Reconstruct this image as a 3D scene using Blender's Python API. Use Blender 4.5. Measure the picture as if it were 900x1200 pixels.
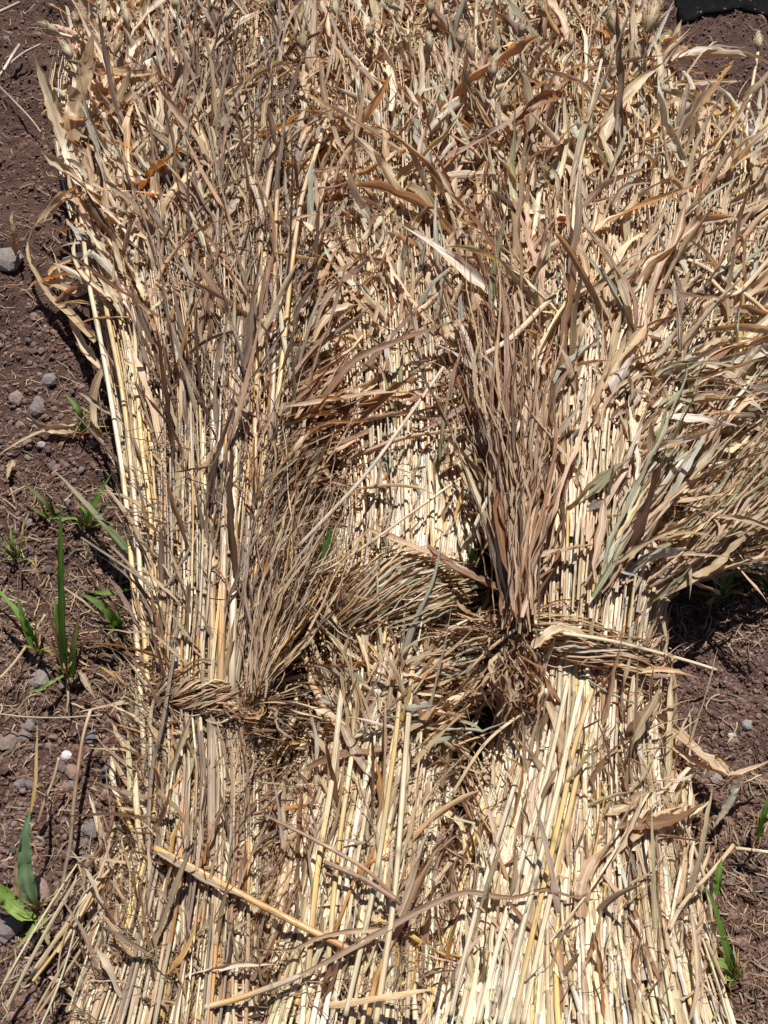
import bpy, math, random
import numpy as np
from mathutils import Vector, Matrix, noise as mnoise

for o in list(bpy.data.objects): bpy.data.objects.remove(o)
scene = bpy.context.scene
rng = np.random.default_rng(11)
random.seed(5)

# ------------------------------------------------------------------ camera
CAM_H, PITCH, VFOV = 1.40, math.radians(62), math.radians(62)
cam_d = bpy.data.cameras.new("camera"); cam = bpy.data.objects.new("camera", cam_d)
scene.collection.objects.link(cam); scene.camera = cam
cam.location = (0, 0, CAM_H); cam.rotation_euler = (math.pi/2 - PITCH, 0, 0)
cam_d.sensor_fit = 'VERTICAL'; cam_d.angle = VFOV
cam_d.clip_start = 0.02; cam_d.clip_end = 600
# ------------------------------------------------------------------ light
SUN_EL, SUN_AZ = math.radians(60), math.radians(9)     # azimuth measured from +Y towards +X
w = bpy.data.worlds.new("World"); scene.world = w; w.use_nodes = True
wn = w.node_tree; wn.nodes.clear()
sky = wn.nodes.new('ShaderNodeTexSky'); sky.sky_type = 'NISHITA'; sky.sun_disc = False
sky.sun_elevation = SUN_EL; sky.sun_rotation = SUN_AZ; sky.altitude = 2000
bgn = wn.nodes.new('ShaderNodeBackground'); bgn.inputs[1].default_value = 0.05
won = wn.nodes.new('ShaderNodeOutputWorld')
wn.links.new(sky.outputs[0], bgn.inputs[0]); wn.links.new(bgn.outputs[0], won.inputs[0])
sd = bpy.data.lights.new("sun", 'SUN'); sd.energy = 5.0; sd.angle = math.radians(0.53); sd.color = (1.0, 0.965, 0.925)
sun = bpy.data.objects.new("sun", sd); scene.collection.objects.link(sun)
sv = Vector((math.sin(SUN_AZ)*math.cos(SUN_EL), math.cos(SUN_AZ)*math.cos(SUN_EL), math.sin(SUN_EL)))
sun.rotation_euler = sv.to_track_quat('Z', 'Y').to_euler(); sun.location = sv*5
vs = scene.view_settings
vs.view_transform = 'Standard'; vs.look = 'None'; vs.gamma = 1; vs.exposure = 0.58; vs.use_curve_mapping = False
scene.render.engine = 'CYCLES'
scene.cycles.max_bounces = 6; scene.cycles.diffuse_bounces = 4; scene.cycles.transmission_bounces = 4

# ------------------------------------------------------------------ picking points of the place
F = 600/math.tan(VFOV/2)
CP, SP = math.cos(PITCH), math.sin(PITCH)
def at(px, py, z=0.0):
    px = np.asarray(px, float); py = np.asarray(py, float); z = np.asarray(z, float)
    dx = (px-450)/F; dy = (600-py)/F
    Y = CP + dy*SP; Z = -SP + dy*CP
    t = (z-CAM_H)/Z
    return np.stack(np.broadcast_arrays(dx*t, Y*t, z), -1)
def mm_per_px(py): return CAM_H/(SP-(600-py)/F*CP)/F

# ------------------------------------------------------------------ mesh batches
class Batch:
    """grid strips: items of K x M vertices each, as quads, with uv and point colour"""
    def __init__(s): s.v=[]; s.f=[]; s.c=[]; s.uv=[]; s.n=0
    def grid(s, V, C, closed, vlen):
        # V (N,K,M,3)  C (N,K,3)  vlen (N,K)
        N,K,M,_ = V.shape
        base = s.n + (np.arange(N)*K*M)[:,None,None]
        k = np.arange(K-1)[None,:,None]; mcount = M if closed else M-1
        m = np.arange(mcount)[None,None,:]; m2 = (m+1)%M
        f = np.stack([base+k*M+m, base+k*M+m2, base+(k+1)*M+m2, base+(k+1)*M+m], -1).reshape(-1,4)
        off = rng.integers(0,60,N).astype(float)
        uu = (np.arange(mcount+1)/mcount)
        def uvp(kk, mm): 
            a = np.broadcast_to(off[:,None,None]+uu[mm], (N,K-1,mcount)); b = np.broadcast_to(vlen[:,kk][:,:,None]+off[:,None,None]*.37, (N,K-1,mcount))
            return np.stack([a,b],-1)
        mi = np.arange(mcount)
        A = uvp(slice(0,K-1), mi); B = uvp(slice(0,K-1), mi+1); D = uvp(slice(1,K), mi+1); E = uvp(slice(1,K), mi)
        s.uv.append(np.stack([A,B,D,E],3).reshape(-1,2))
        s.v.append(V.reshape(-1,3)); s.f.append(f)
        s.c.append(np.repeat(C.reshape(N*K,3), M, 0)); s.n += N*K*M
    def empty(s): return s.n == 0
    def build(s, name, mat, parent=None, smooth=True):
        me = bpy.data.meshes.new(name)
        v = np.concatenate(s.v); f = np.concatenate(s.f); c = np.concatenate(s.c); uv = np.concatenate(s.uv)
        me.vertices.add(len(v)); me.vertices.foreach_set('co', v.ravel())
        me.loops.add(f.size); me.loops.foreach_set('vertex_index', f.ravel().astype(np.int32))
        me.polygons.add(len(f)); me.polygons.foreach_set('loop_start', (np.arange(len(f))*4).astype(np.int32))
        me.polygons.foreach_set('use_smooth', np.full(len(f), smooth))
        me.update(calc_edges=True)
        u = me.uv_layers.new(name='uv'); u.data.foreach_set('uv', uv.ravel())
        a = me.color_attributes.new('col', 'FLOAT_COLOR', 'POINT')
        a.data.foreach_set('color', np.concatenate([c, np.ones((len(c),1))],1).ravel())
        me.materials.append(mat)
        o = bpy.data.objects.new(name, me); scene.collection.objects.link(o)
        if parent: o.parent = parent
        return o
def nrm(a): return a/np.maximum(np.linalg.norm(a, axis=-1, keepdims=True), 1e-9)
def frames(P):
    T = np.gradient(P, axis=1); T = nrm(T)
    up = np.array([0,0,1.0]); S = nrm(np.cross(T, up)); U = np.cross(S, T)
    return T, S, U
def seglen(P):
    d = np.linalg.norm(np.diff(P, axis=1), axis=-1)
    return np.concatenate([np.zeros((len(P),1)), np.cumsum(d,1)],1)
def tubes(b, P, R, C, sides=6, flat=None):
    T,S,U = frames(P); N,K,_ = P.shape
    a = np.arange(sides)/sides*2*math.pi
    ph = rng.random(N)*math.pi if flat is not None else np.zeros(N)
    ca = np.cos(a)[None,None,:,None]; sa = np.sin(a)[None,None,:,None]
    R = R[:,:,None,None]; fl = 1.0 if flat is None else flat[:,None,None,None]
    V = P[:,:,None,:] + S[:,:,None,:]*ca*R + U[:,:,None,:]*sa*R*fl
    b.grid(V, C, True, seglen(P))
def ribbons(b, P, W, roll, fold, C):
    T,S,U = frames(P)
    cr = np.cos(roll)[...,None]; sr = np.sin(roll)[...,None]
    A = S*cr + U*sr; Nn = -S*sr + U*cr
    W = W[...,None]; fo = fold[...,None]
    V = np.stack([P-A*W*.5+Nn*W*fo, P-A*W*.26+Nn*W*fo*.15, P, P+A*W*.26+Nn*W*fo*.15, P+A*W*.5+Nn*W*fo], 2)
    N_,K_ = P.shape[:2]; cr_ = rng.normal(0,.11,(N_,K_,5))*np.array([1,.45,.2,.45,1])
    V = V + Nn[:,:,None,:]*(W*1.0)[:,:,None,:]*cr_[...,None] + T[:,:,None,:]*(W*.25)[:,:,None,:]*rng.normal(0,1,(N_,K_,5))[...,None]*np.array([1,.3,0,.3,1])[None,None,:,None]
    V[...,2] = np.maximum(V[...,2], 0.002)
    b.grid(V, C, False, seglen(P))

# ------------------------------------------------------------------ colours of dry straw (base colours)
COL = dict(cream=(.68,.565,.37), white=(.74,.67,.52), tan=(.55,.405,.24), pinktan=(.57,.425,.275), grey=(.44,.345,.24), dkgrey=(.25,.19,.135),
  brown=(.27,.155,.085), dark=(.12,.07,.042), yellow=(.68,.46,.17), orange=(.52,.285,.10), sage=(.45,.455,.355), greenish=(.40,.38,.22), rust=(.33,.17,.08))
PAL = {
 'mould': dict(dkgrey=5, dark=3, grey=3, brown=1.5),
 'rusty': dict(brown=3, rust=3, orange=1.2, tan=2, dark=1),
 'sagey': dict(sage=5, white=1.5, greenish=1, tan=1.5, cream=1),
 'tuft': dict(brown=2.2, rust=1.6, tan=3, pinktan=4, grey=1.6, cream=1, dark=.5),
  'tieB': dict(tan=5,cream=4,sage=2,brown=1.4,greenish=.6,white=1.2,pinktan=2),
 'edge':  dict(cream=5, yellow=3, tan=2, grey=1),
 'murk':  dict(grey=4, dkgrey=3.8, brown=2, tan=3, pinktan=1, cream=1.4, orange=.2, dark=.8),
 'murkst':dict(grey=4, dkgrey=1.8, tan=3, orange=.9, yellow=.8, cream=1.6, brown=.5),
 'top':   dict(tan=5, pinktan=3, cream=5, grey=1.5, brown=.6, rust=.5, sage=.9, white=1.8),
 'topst': dict(tan=4, cream=2.5, grey=2, yellow=.5, pinktan=2),
 'right': dict(yellow=.25, dkgrey=.2, tan=4, pinktan=3.2, grey=1.5, sage=2.6, cream=4.5, brown=.4, rust=.3, greenish=.3, white=2),
 'rightst':dict(cream=3, tan=3, yellow=.9, sage=1.6),
 'brown': dict(brown=5, rust=3, tan=3, pinktan=3, grey=1.5, orange=.5),
 'pale':  dict(white=4, cream=5, yellow=1.3, tan=1.5, sage=1.6),
 'butt':  dict(cream=6, white=2.6, brown=.5,  yellow=.6, tan=3, grey=1.4),
 'buttA': dict(cream=3.0, tan=4, grey=3, white=.8, yellow=.5, orange=.4, brown=.8),
 'litter':dict(brown=4, dkgrey=4, grey=3, tan=2, dark=3),
 'debris':dict(brown=4, dkgrey=2, tan=3, grey=2, rust=1, dark=.8),
 'branch':dict(tan=4, greenish=2.4, pinktan=2.5, grey=2.5, cream=1),
}
def pal(name, shape, jit=.16):
    d = PAL[name]; ks = list(d); p = np.array([d[k] for k in ks], float); p /= p.sum()
    idx = rng.choice(len(ks), size=shape, p=p); c = np.array([COL[k] for k in ks])[idx]
    c = c*np.exp(rng.normal(0, jit, tuple(np.atleast_1d(shape))))[...,None]*(1+rng.normal(0,.03,c.shape))
    return np.clip(c, .02, .85)

# ------------------------------------------------------------------ materials
def mat_new(name):
    m = bpy.data.materials.new(name); m.use_nodes = True; nt = m.node_tree; nt.nodes.clear(); return m, nt
def mknode(nt, t, **kw):
    n = nt.nodes.new(t)
    for k,v in kw.items(): setattr(n, k, v)
    return n
def straw_material(name, trans=0.0, rough=.5, spec=.35, su=26, sv=5, transtint=(1.2,.76,.42), speck=.5, ribbed=False, brownmix=.42):
    m, nt = mat_new(name); L = nt.links.new
    col = mknode(nt,'ShaderNodeAttribute', attribute_name='col')
    uv = mknode(nt,'ShaderNodeUVMap', uv_map='uv')
    mp = mknode(nt,'ShaderNodeMapping'); mp.inputs['Scale'].default_value = (su, sv, 1); L(uv.outputs[0], mp.inputs[0])
    n1 = mknode(nt,'ShaderNodeTexNoise'); n1.inputs['Scale'].default_value = 1; n1.inputs['Detail'].default_value = 3; n1.inputs['Roughness'].default_value=.7; L(mp.outputs[0], n1.inputs[0])
    r1 = mknode(nt,'ShaderNodeMapRange'); r1.inputs[1].default_value=.3; r1.inputs[2].default_value=.7; r1.inputs[3].default_value=.48; r1.inputs[4].default_value=1.36; L(n1.outputs[0], r1.inputs[0])
    mp2 = mknode(nt,'ShaderNodeMapping'); mp2.inputs['Scale'].default_value = (3, 22, 1); L(uv.outputs[0], mp2.inputs[0])
    n2 = mknode(nt,'ShaderNodeTexNoise'); n2.inputs['Scale'].default_value = 1; n2.inputs['Detail'].default_value = 5; n2.inputs['Roughness'].default_value=.65; L(mp2.outputs[0], n2.inputs[0])
    r2 = mknode(nt,'ShaderNodeMapRange'); r2.inputs[1].default_value=.56; r2.inputs[2].default_value=.72; r2.inputs[3].default_value=1; r2.inputs[4].default_value=1-speck; L(n2.outputs[0], r2.inputs[0])
    mu = mknode(nt,'ShaderNodeMath', operation='MULTIPLY'); L(r1.outputs[0], mu.inputs[0]); L(r2.outputs[0], mu.inputs[1])
    sx = mknode(nt,'ShaderNodeSeparateXYZ'); L(uv.outputs[0], sx.inputs[0])
    fr = mknode(nt,'ShaderNodeMath', operation='FRACT'); L(sx.outputs[0], fr.inputs[0])
    pp = mknode(nt,'ShaderNodeMath', operation='SUBTRACT'); L(fr.outputs[0], pp.inputs[0]); pp.inputs[1].default_value=.5
    ab = mknode(nt,'ShaderNodeMath', operation='ABSOLUTE'); L(pp.outputs[0], ab.inputs[0])
    rib = mknode(nt,'ShaderNodeMapRange'); rib.inputs[1].default_value=.03; rib.inputs[2].default_value=.10; rib.inputs[3].default_value=1.25; rib.inputs[4].default_value=1; L(ab.outputs[0], rib.inputs[0])
    mpl = mknode(nt,'ShaderNodeMapping'); mpl.inputs['Scale'].default_value = (1.5, 9, 1); mpl.inputs['Location'].default_value=(3.3,7.1,0); L(uv.outputs[0], mpl.inputs[0])
    n3 = mknode(nt,'ShaderNodeTexNoise'); n3.inputs['Scale'].default_value = 1; n3.inputs['Detail'].default_value = 4; L(mpl.outputs[0], n3.inputs[0])
    r3 = mknode(nt,'ShaderNodeMapRange'); r3.inputs[1].default_value=.5; r3.inputs[2].default_value=.68; r3.inputs[3].default_value=0; r3.inputs[4].default_value=brownmix; L(n3.outputs[0], r3.inputs[0])
    mc = mknode(nt,'ShaderNodeMix', data_type='RGBA', blend_type='MULTIPLY'); L(r3.outputs[0], mc.inputs[0]); L(col.outputs['Color'], mc.inputs[6]); mc.inputs[7].default_value = (.62,.42,.28,1)
    if ribbed:
        mu2 = mknode(nt,'ShaderNodeMath', operation='MULTIPLY'); L(mu.outputs[0], mu2.inputs[0]); L(rib.outputs[0], mu2.inputs[1]); mu = mu2
    vm = mknode(nt,'ShaderNodeVectorMath', operation='SCALE'); L(mc.outputs[2], vm.inputs[0]); L(mu.outputs[0], vm.inputs['Scale'])
    bs = mknode(nt,'ShaderNodeBsdfPrincipled'); L(vm.outputs[0], bs.inputs['Base Color'])
    bs.inputs['Roughness'].default_value = rough; bs.inputs['Specular IOR Level'].default_value = spec
    bp = mknode(nt,'ShaderNodeBump'); bp.inputs['Strength'].default_value=.9; bp.inputs['Distance'].default_value=.0018
    L(n1.outputs[0], bp.inputs['Height']); L(bp.outputs[0], bs.inputs['Normal'])
    out = mknode(nt,'ShaderNodeOutputMaterial')
    if trans > 0:
        tr = mknode(nt,'ShaderNodeBsdfTranslucent'); tm = mknode(nt,'ShaderNodeVectorMath', operation='MULTIPLY'); tm.inputs[1].default_value = transtint
        L(vm.outputs[0], tm.inputs[0]); L(tm.outputs[0], tr.inputs['Color'])
        mx = mknode(nt,'ShaderNodeMixShader'); mx.inputs[0].default_value = trans
        L(bs.outputs[0], mx.inputs[1]); L(tr.outputs[0], mx.inputs[2]); L(mx.outputs[0], out.inputs[0])
    else: L(bs.outputs[0], out.inputs[0])
    return m
M_STEM = straw_material('straw_stem', 0, .36, .6, 12, 4, speck=.6)
M_LEAF = straw_material('dry_leaf', .36, .42, .5, 9, 6, speck=.6, ribbed=True)
M_FIB  = straw_material('straw_fibre', .12, .65, .2, 8, 12)
M_GREEN= straw_material('green_blade', .35, .4, .45, 18, 2, transtint=(1.0,1.3,.25), speck=.55, ribbed=True, brownmix=.55)

def soil_material():
    m, nt = mat_new('soil'); L = nt.links.new
    tc = mknode(nt,'ShaderNodeNewGeometry')
    def nz(s, d=6, r=.6):
        n = mknode(nt,'ShaderNodeTexNoise'); n.inputs['Scale'].default_value=s; n.inputs['Detail'].default_value=d; n.inputs['Roughness'].default_value=r; L(tc.outputs['Position'], n.inputs[0]); return n
    a = nz(3.5,5); b = nz(60,8,.7); c = nz(260,4,.7)
    cr = mknode(nt,'ShaderNodeValToRGB'); e = cr.color_ramp.elements
    e[0].position=.34; e[0].color=(.073,.040,.031,1); e[1].position=.68; e[1].color=(.178,.112,.088,1)
    x = cr.color_ramp.elements.new(.5); x.color=(.120,.069,.053,1)
    mixf = mknode(nt,'ShaderNodeMath', operation='MULTIPLY_ADD'); mixf.inputs[1].default_value=.4
    h = mknode(nt,'ShaderNodeMath', operation='MULTIPLY'); h.inputs[1].default_value=.6; L(a.outputs[0], h.inputs[0])
    L(b.outputs[0], mixf.inputs[0]); L(h.outputs[0], mixf.inputs[2]); L(mixf.outputs[0], cr.inputs[0])
    bs = mknode(nt,'ShaderNodeBsdfPrincipled'); L(cr.outputs[0], bs.inputs['Base Color']); bs.inputs['Roughness'].default_value=.95; bs.inputs['Specular IOR Level'].default_value=.15
    ad = mknode(nt,'ShaderNodeMath', operation='ADD'); L(b.outputs[0], ad.inputs[0]); L(c.outputs[0], ad.inputs[1])
    bp = mknode(nt,'ShaderNodeBump'); bp.inputs['Strength'].default_value=1; bp.inputs['Distance'].default_value=.011; L(ad.outputs[0], bp.inputs['Height']); L(bp.outputs[0], bs.inputs['Normal'])
    o = mknode(nt,'ShaderNodeOutputMaterial'); L(bs.outputs[0], o.inputs[0]); return m
M_SOIL = soil_material()
def stone_material(name, vcol=True, color=(.2,.18,.17)):
    m, nt = mat_new(name); L = nt.links.new
    g = mknode(nt,'ShaderNodeNewGeometry')
    n = mknode(nt,'ShaderNodeTexNoise'); n.inputs['Scale'].default_value=180; n.inputs['Detail'].default_value=6; n.inputs['Roughness'].default_value=.7; L(g.outputs['Position'], n.inputs[0])
    r = mknode(nt,'ShaderNodeMapRange'); r.inputs[1].default_value=.3; r.inputs[2].default_value=.7; r.inputs[3].default_value=.6; r.inputs[4].default_value=1.25; L(n.outputs[0], r.inputs[0])
    v = mknode(nt,'ShaderNodeVectorMath', operation='SCALE'); L(r.outputs[0], v.inputs['Scale'])
    if vcol:
        a = mknode(nt,'ShaderNodeAttribute', attribute_name='col'); L(a.outputs['Color'], v.inputs[0])
    else: v.inputs[0].default_value = color
    bs = mknode(nt,'ShaderNodeBsdfPrincipled'); L(v.outputs[0], bs.inputs['Base Color']); bs.inputs['Roughness'].default_value=.85; bs.inputs['Specular IOR Level'].default_value=.25
    bp = mknode(nt,'ShaderNodeBump'); bp.inputs['Strength'].default_value=.8; bp.inputs['Distance'].default_value=.002; L(n.outputs[0], bp.inputs['Height']); L(bp.outputs[0], bs.inputs['Normal'])
    o = mknode(nt,'ShaderNodeOutputMaterial'); L(bs.outputs[0], o.inputs[0]); return m
M_STONE = stone_material('stone')

def tag(o, label=None, cat=None, group=None, kind=None):
    if label: o['label']=label
    if cat: o['category']=cat
    if group: o['group']=group
    if kind: o['kind']=kind
    return o
def empty(name, loc):
    o = bpy.data.objects.new(name, None); scene.collection.objects.link(o); o.location = loc; o.empty_display_size=.05; return o
def child(root, b, name, mat):
    o = b.build(name, mat); o.parent = root; o.matrix_parent_inverse = Matrix.Translation(root.location).inverted(); return o

# ------------------------------------------------------------------ ground
def vnoise(x, y, s, seed=0):
    """smooth value noise, vectorised"""
    X = x*s+seed*17.3; Y = y*s+seed*9.1; xi = np.floor(X).astype(int); yi = np.floor(Y).astype(int); fx = X-xi; fy = Y-yi
    fx = fx*fx*(3-2*fx); fy = fy*fy*(3-2*fy)
    def h(a,b):
        n = (a*374761393 + b*668265263 + seed*1442695) & 0xffffffff
        n = ((n ^ (n>>13))*1274126177) & 0xffffffff
        return ((n ^ (n>>16)) & 0xffff)/65535.
    return (h(xi,yi)*(1-fx)+h(xi+1,yi)*fx)*(1-fy)+(h(xi,yi+1)*(1-fx)+h(xi+1,yi+1)*fx)*fy
def ground_h(x, y):
    x = np.asarray(x,float); y = np.asarray(y,float)
    r = np.exp(-(np.maximum(0, np.hypot(x, y-1.2)-3.0)/1.5)**2)
    h = (vnoise(x,y,2.2,1)-.5)*.030 + (vnoise(x,y,6,2)-.5)*.022 + (vnoise(x,y,17,3)-.5)*.016 + (vnoise(x,y,45,4)-.5)*.014 + (vnoise(x,y,90,5)-.5)*.010
    far = (np.clip((y-1.7)/.6,0,1))*((vnoise(x,y,9,7)-.5)*.05)       # coarser clods beyond the sheaf tops
    return h*r + far*r - .022
def build_ground():
    xs = np.concatenate([-np.geomspace(300,1.7,26)[:-1], np.linspace(-1.7,1.7,480), np.geomspace(1.7,300,26)[1:]])
    ys = np.concatenate([-np.geomspace(300,.45,26)[:-1], np.linspace(-.45,3.2,500), np.geomspace(3.2,400,26)[1:]])
    X,Y = np.meshgrid(xs, ys); Z = ground_h(X,Y); V = np.stack([X,Y,Z],-1)[None]
    b = Batch(); b.grid(V, np.ones((1,len(ys),3)), False, np.zeros((1,len(ys))))
    # grid() counts rows along K, columns along M
    return tag(b.build('soil_ground', M_SOIL), kind='structure')
build_ground()

# rocks: noisy icospheres, many in one batch
def ico(sub):
    import bmesh
    bm = bmesh.new(); bmesh.ops.create_icosphere(bm, subdivisions=sub, radius=1)
    v = np.array([q.co[:] for q in bm.verts]); f = np.array([[q.index for q in p.verts] for p in bm.faces]); bm.free(); return v, f
ICO1, ICO2, ICO3 = ico(1), ico(2), ico(3)
def rock_mesh(name, pos, size, cols, base, mat, rough=.3, flat=.65, smooth=False):
    bv, bf = base; N = len(pos); n = len(bv)
    V = np.repeat(bv[None], N, 0)
    # random directional bumps
    for k in range(5):
        d = nrm(rng.normal(size=(N,1,3))); dot = (V*0+bv[None]*1 * d).sum(-1)
        V = V*(1 + (rng.random((N,1))-.55)*rough*np.clip(dot,-.2,1)[...] **1)[...,None] if k<3 else V*(1-rough*.8*np.clip(dot-.55,0,1))[...,None]
    V *= (1+rng.normal(0,rough*.13,(N,n)))[...,None]
    sc = np.stack([1+rng.normal(0,.2,N), 1+rng.normal(0,.2,N), flat*(1+rng.normal(0,.15,N))],-1)*size[:,None]
    V *= sc[:,None,:]
    a = rng.random(N)*2*math.pi; ca,sa = np.cos(a)[:,None],np.sin(a)[:,None]
    x,y = V[...,0].copy(),V[...,1].copy(); V[...,0]=x*ca-y*sa; V[...,1]=x*sa+y*ca
    V += pos[:,None,:]
    f = (bf[None]+ (np.arange(N)*n)[:,None,None]).reshape(-1,3)
    me = bpy.data.meshes.new(name); me.vertices.add(N*n); me.vertices.foreach_set('co', V.ravel())
    me.loops.add(f.size); me.loops.foreach_set('vertex_index', f.ravel().astype(np.int32))
    me.polygons.add(len(f)); me.polygons.foreach_set('loop_start', (np.arange(len(f))*3).astype(np.int32)); me.polygons.foreach_set('use_smooth', np.full(len(f), smooth))
    me.update(calc_edges=True)
    at_ = me.color_attributes.new('col','FLOAT_COLOR','POINT'); c = np.repeat(cols,n,0); at_.data.foreach_set('color', np.concatenate([c,np.ones((len(c),1))],1).ravel())
    me.materials.append(mat); o = bpy.data.objects.new(name, me); scene.collection.objects.link(o); return o
SOILC = np.array([(.125,.070,.053),(.155,.090,.069),(.092,.051,.039),(.175,.112,.087)])
STONEC = np.array([(.19,.16,.15),(.15,.13,.13),(.24,.16,.125),(.27,.21,.18),(.12,.105,.105),(.20,.125,.10)])
def scatter_xy(n, regions):
    out=[]; tot = sum(r[4] for r in regions)
    for x0,x1,y0,y1,wt in regions:
        k = int(n*wt/tot); p = at(rng.uniform(x0,x1,k), rng.uniform(y0,y1,k), 0)
        out.append(p)
    return np.concatenate(out)
REG = [(960,1400,-60,1230,2.0),(-500,-60,-60,1230,2.0),(-60,165,-30,350,2.2),(-60,150,350,760,2.2),(-60,170,760,1230,2.6),(760,960,640,960,2),(770,960,900,1230,1.6),(560,980,-60,140,2.0),(290,370,540,900,.5),(530,610,760,980,.4)]
p = scatter_xy(68000, REG); s = rng.lognormal(math.log(.0019), .55, len(p)); s = np.clip(s,.0007,np.where(p[:,0]>.3,.0055,.0085))
p[:,2] = ground_h(p[:,0],p[:,1]) + s*.25
tag(rock_mesh('crumbled_soil', p, s, SOILC[rng.integers(0,4,len(p))]*rng.uniform(.75,1.25,(len(p),1)), ICO1, M_STONE, .45, .75), 'crumbs of red brown soil strewn over the ground', 'soil crumbs', kind='stuff')
REG2 = [(-60,160,-30,330,.8),(-60,150,350,560,2.6),(-60,160,560,860,1.4),(-60,170,840,1060,3.2),(-60,100,1060,1230,1),(770,960,740,980,1.3),(800,960,980,1230,.5),(560,980,-60,120,.5)]
p = scatter_xy(2300, REG2); s = np.clip(rng.lognormal(math.log(.0026), .55, len(p)), .001,.008)
p[:,2] = ground_h(p[:,0],p[:,1]) + s*.3
tag(rock_mesh('gravel', p, s, (STONEC[rng.integers(0,6,len(p))]*.5+np.array([.14,.085,.066])*.5)*rng.uniform(.6,1.25,(len(p),1)), ICO2, M_STONE, .6, .6), 'small grey and brown gravel mixed into the soil', 'gravel', kind='stuff')

# named stones
STONES = [
 (77,887,8,(.62,.60,.58),'small white quartz stone on the soil below the weeds'),
 (84,906,12,(.27,.165,.125),'brick red stone just below the white quartz stone'),
 (127,905,15,(.13,.13,.145),'dark slate grey stone between the long dead stem and the left sheaf'),
 (57,446,10,(.21,.185,.175),'round grey pebble at the upper end of the pebbly patch by the left sheaf'),
 (43,479,14,(.19,.165,.155),'squarish grey brown stone beside the small weed with dry leaves'),
 (20,466,9,(.26,.19,.16),'pinkish tan stone left of the squarish grey brown stone'),
 (7,303,16,(.23,.21,.19),'mottled grey rock at the left border below the drooping dry leaves'),
 (48,522,6,(.36,.33,.31),'pale chip of stone below the weed with dry leaves'),
 (47,797,15,(.24,.215,.19),'flat grey stone half under the big upright weed'),
 (108,863,9,(.15,.155,.18),'bluish grey stone right of the white quartz stone'),
 (6,868,12,(.24,.18,.15),'tan stone on the left border above the big green leaf'),
 (27,861,10,(.21,.165,.145),'brown stone beside the tan stone at the left border'),
 (36,850,9,(.19,.17,.165),'grey stone in the shade just under the big weed'),
 (46,984,8,(.33,.28,.25),'oval pale stone right of the big green leaf'),
 (57,979,8,(.22,.185,.17),'brownish grey stone touching the oval pale stone'),
 (108,973,13,(.165,.155,.155),'large dull grey stone right of the long dead stem'),
 (84,920,9,(.16,.16,.17),'grey stone touching the lower edge of the brick red stone'),
 (22,918,7,(.19,.19,.20),'small blue grey pebble left of the dead stem with the tan tip'),
 (10,1088,18,(.16,.14,.135),'large dark rounded stone in the shade under the big green leaf'),
 (50,1040,14,(.27,.185,.155),'reddish stone between the big green leaf and the splayed straw ends'),
 (874,849,9,(.30,.29,.265),'pale grey stone half sunk in the bare soil on the right'),
 (858,863,5,(.50,.46,.42),'tiny whitish pebble left of the pale grey stone on the right'),
 (840,913,8,(.26,.22,.20),'rounded brown stone in the shadow of the loose leaf strip'),
 (880,784,6,(.26,.22,.20),'small brown stone on the soil under the straw pointing right'),
 (72,960,7,(.25,.20,.175),'small tan stone left of the large dull grey stone'),
 (100,1000,10,(.22,.17,.15),'brown stone where the dead stem meets the straw ends'),
]
for x,y,r,c,l in STONES:
    q = at([x],[y],0); rr = r*mm_per_px(y)*.92
    q[:,2] = ground_h(q[:,0],q[:,1]) + rr*.22
    q = at([x],[y],q[0,2])
    o = rock_mesh('stone', q*0, np.array([rr]), np.array([c])*.72+np.array([[.13,.07,.052]])*.2, ICO2, M_STONE, .55, .6); o.location = q[0]
    tag(o, l, 'stone', 'stones lying on the soil')

# ------------------------------------------------------------------ sheaf geometry tables  (row: left, right, height)
SH = {
 'A': [(1330,-10,345,.10),(1230,80,335,.10),(1160,104,330,.10),(1100,122,328,.10),(1000,150,325,.105),(900,163,322,.11),(820,163,308,.12),(760,160,318,.13),(700,160,332,.135),(600,150,350,.14),(500,138,366,.145),(400,123,382,.15),(300,98,392,.15),(200,74,398,.14),(100,62,398,.12),(0,80,395,.10),(-80,90,395,.08)],
 'B': [(1330,210,520,.10),(1230,240,520,.10),(1100,290,520,.10),(1000,318,520,.105),(900,350,526,.11),(800,380,536,.115),(700,385,560,.12),(600,396,568,.105),(500,388,575,.095),(400,378,575,.09),(300,370,570,.09),(200,366,565,.085),(100,355,570,.09),(0,350,560,.08),(-80,350,560,.07)],
 'C': [(1330,420,900,.11),(1230,462,860,.11),(1100,500,822,.11),(1000,536,798,.115),(900,568,782,.12),(820,592,775,.125),(745,596,772,.135),(680,592,786,.145),(600,578,812,.155),(500,556,850,.16),(400,540,900,.16),(300,530,945,.15),(200,520,975,.14),(100,510,990,.11),(0,505,1000,.08),(-80,505,1010,.07)],
}
TAB = {}
for k,r in SH.items():
    r = np.array(sorted(r)); TAB[k] = (r[:,0], r[:,1], r[:,2], r[:,3])
def uvpx(k, u, s):
    y,l,r,h = TAB[k]; L_=np.interp(s,y,l); R_=np.interp(s,y,r); return (L_+R_)/2+u*(R_-L_)/2
def zs(k, u, s):
    y,l,r,h = TAB[k]; return np.interp(s,y,h)*np.sqrt(np.clip(1-np.abs(np.clip(u,-1,1))**2.6,0.02,1))
def uof(k, px, s):
    y,l,r,h = TAB[k]; L_=np.interp(s,y,l); R_=np.interp(s,y,r); return (px-(L_+R_)/2)/((R_-L_)/2)
def surf(px, py):
    z = np.full(np.shape(px), .004); w_ = np.full(np.shape(px), '-')
    for k in 'ABC':
        u = uof(k, px, py); zz = np.where(np.abs(u)<1.03, zs(k,u,py), 0); m = zz>z
        z = np.where(m, zz, z); w_ = np.where(m, k, w_)
    return z, w_
roots = {}
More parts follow.
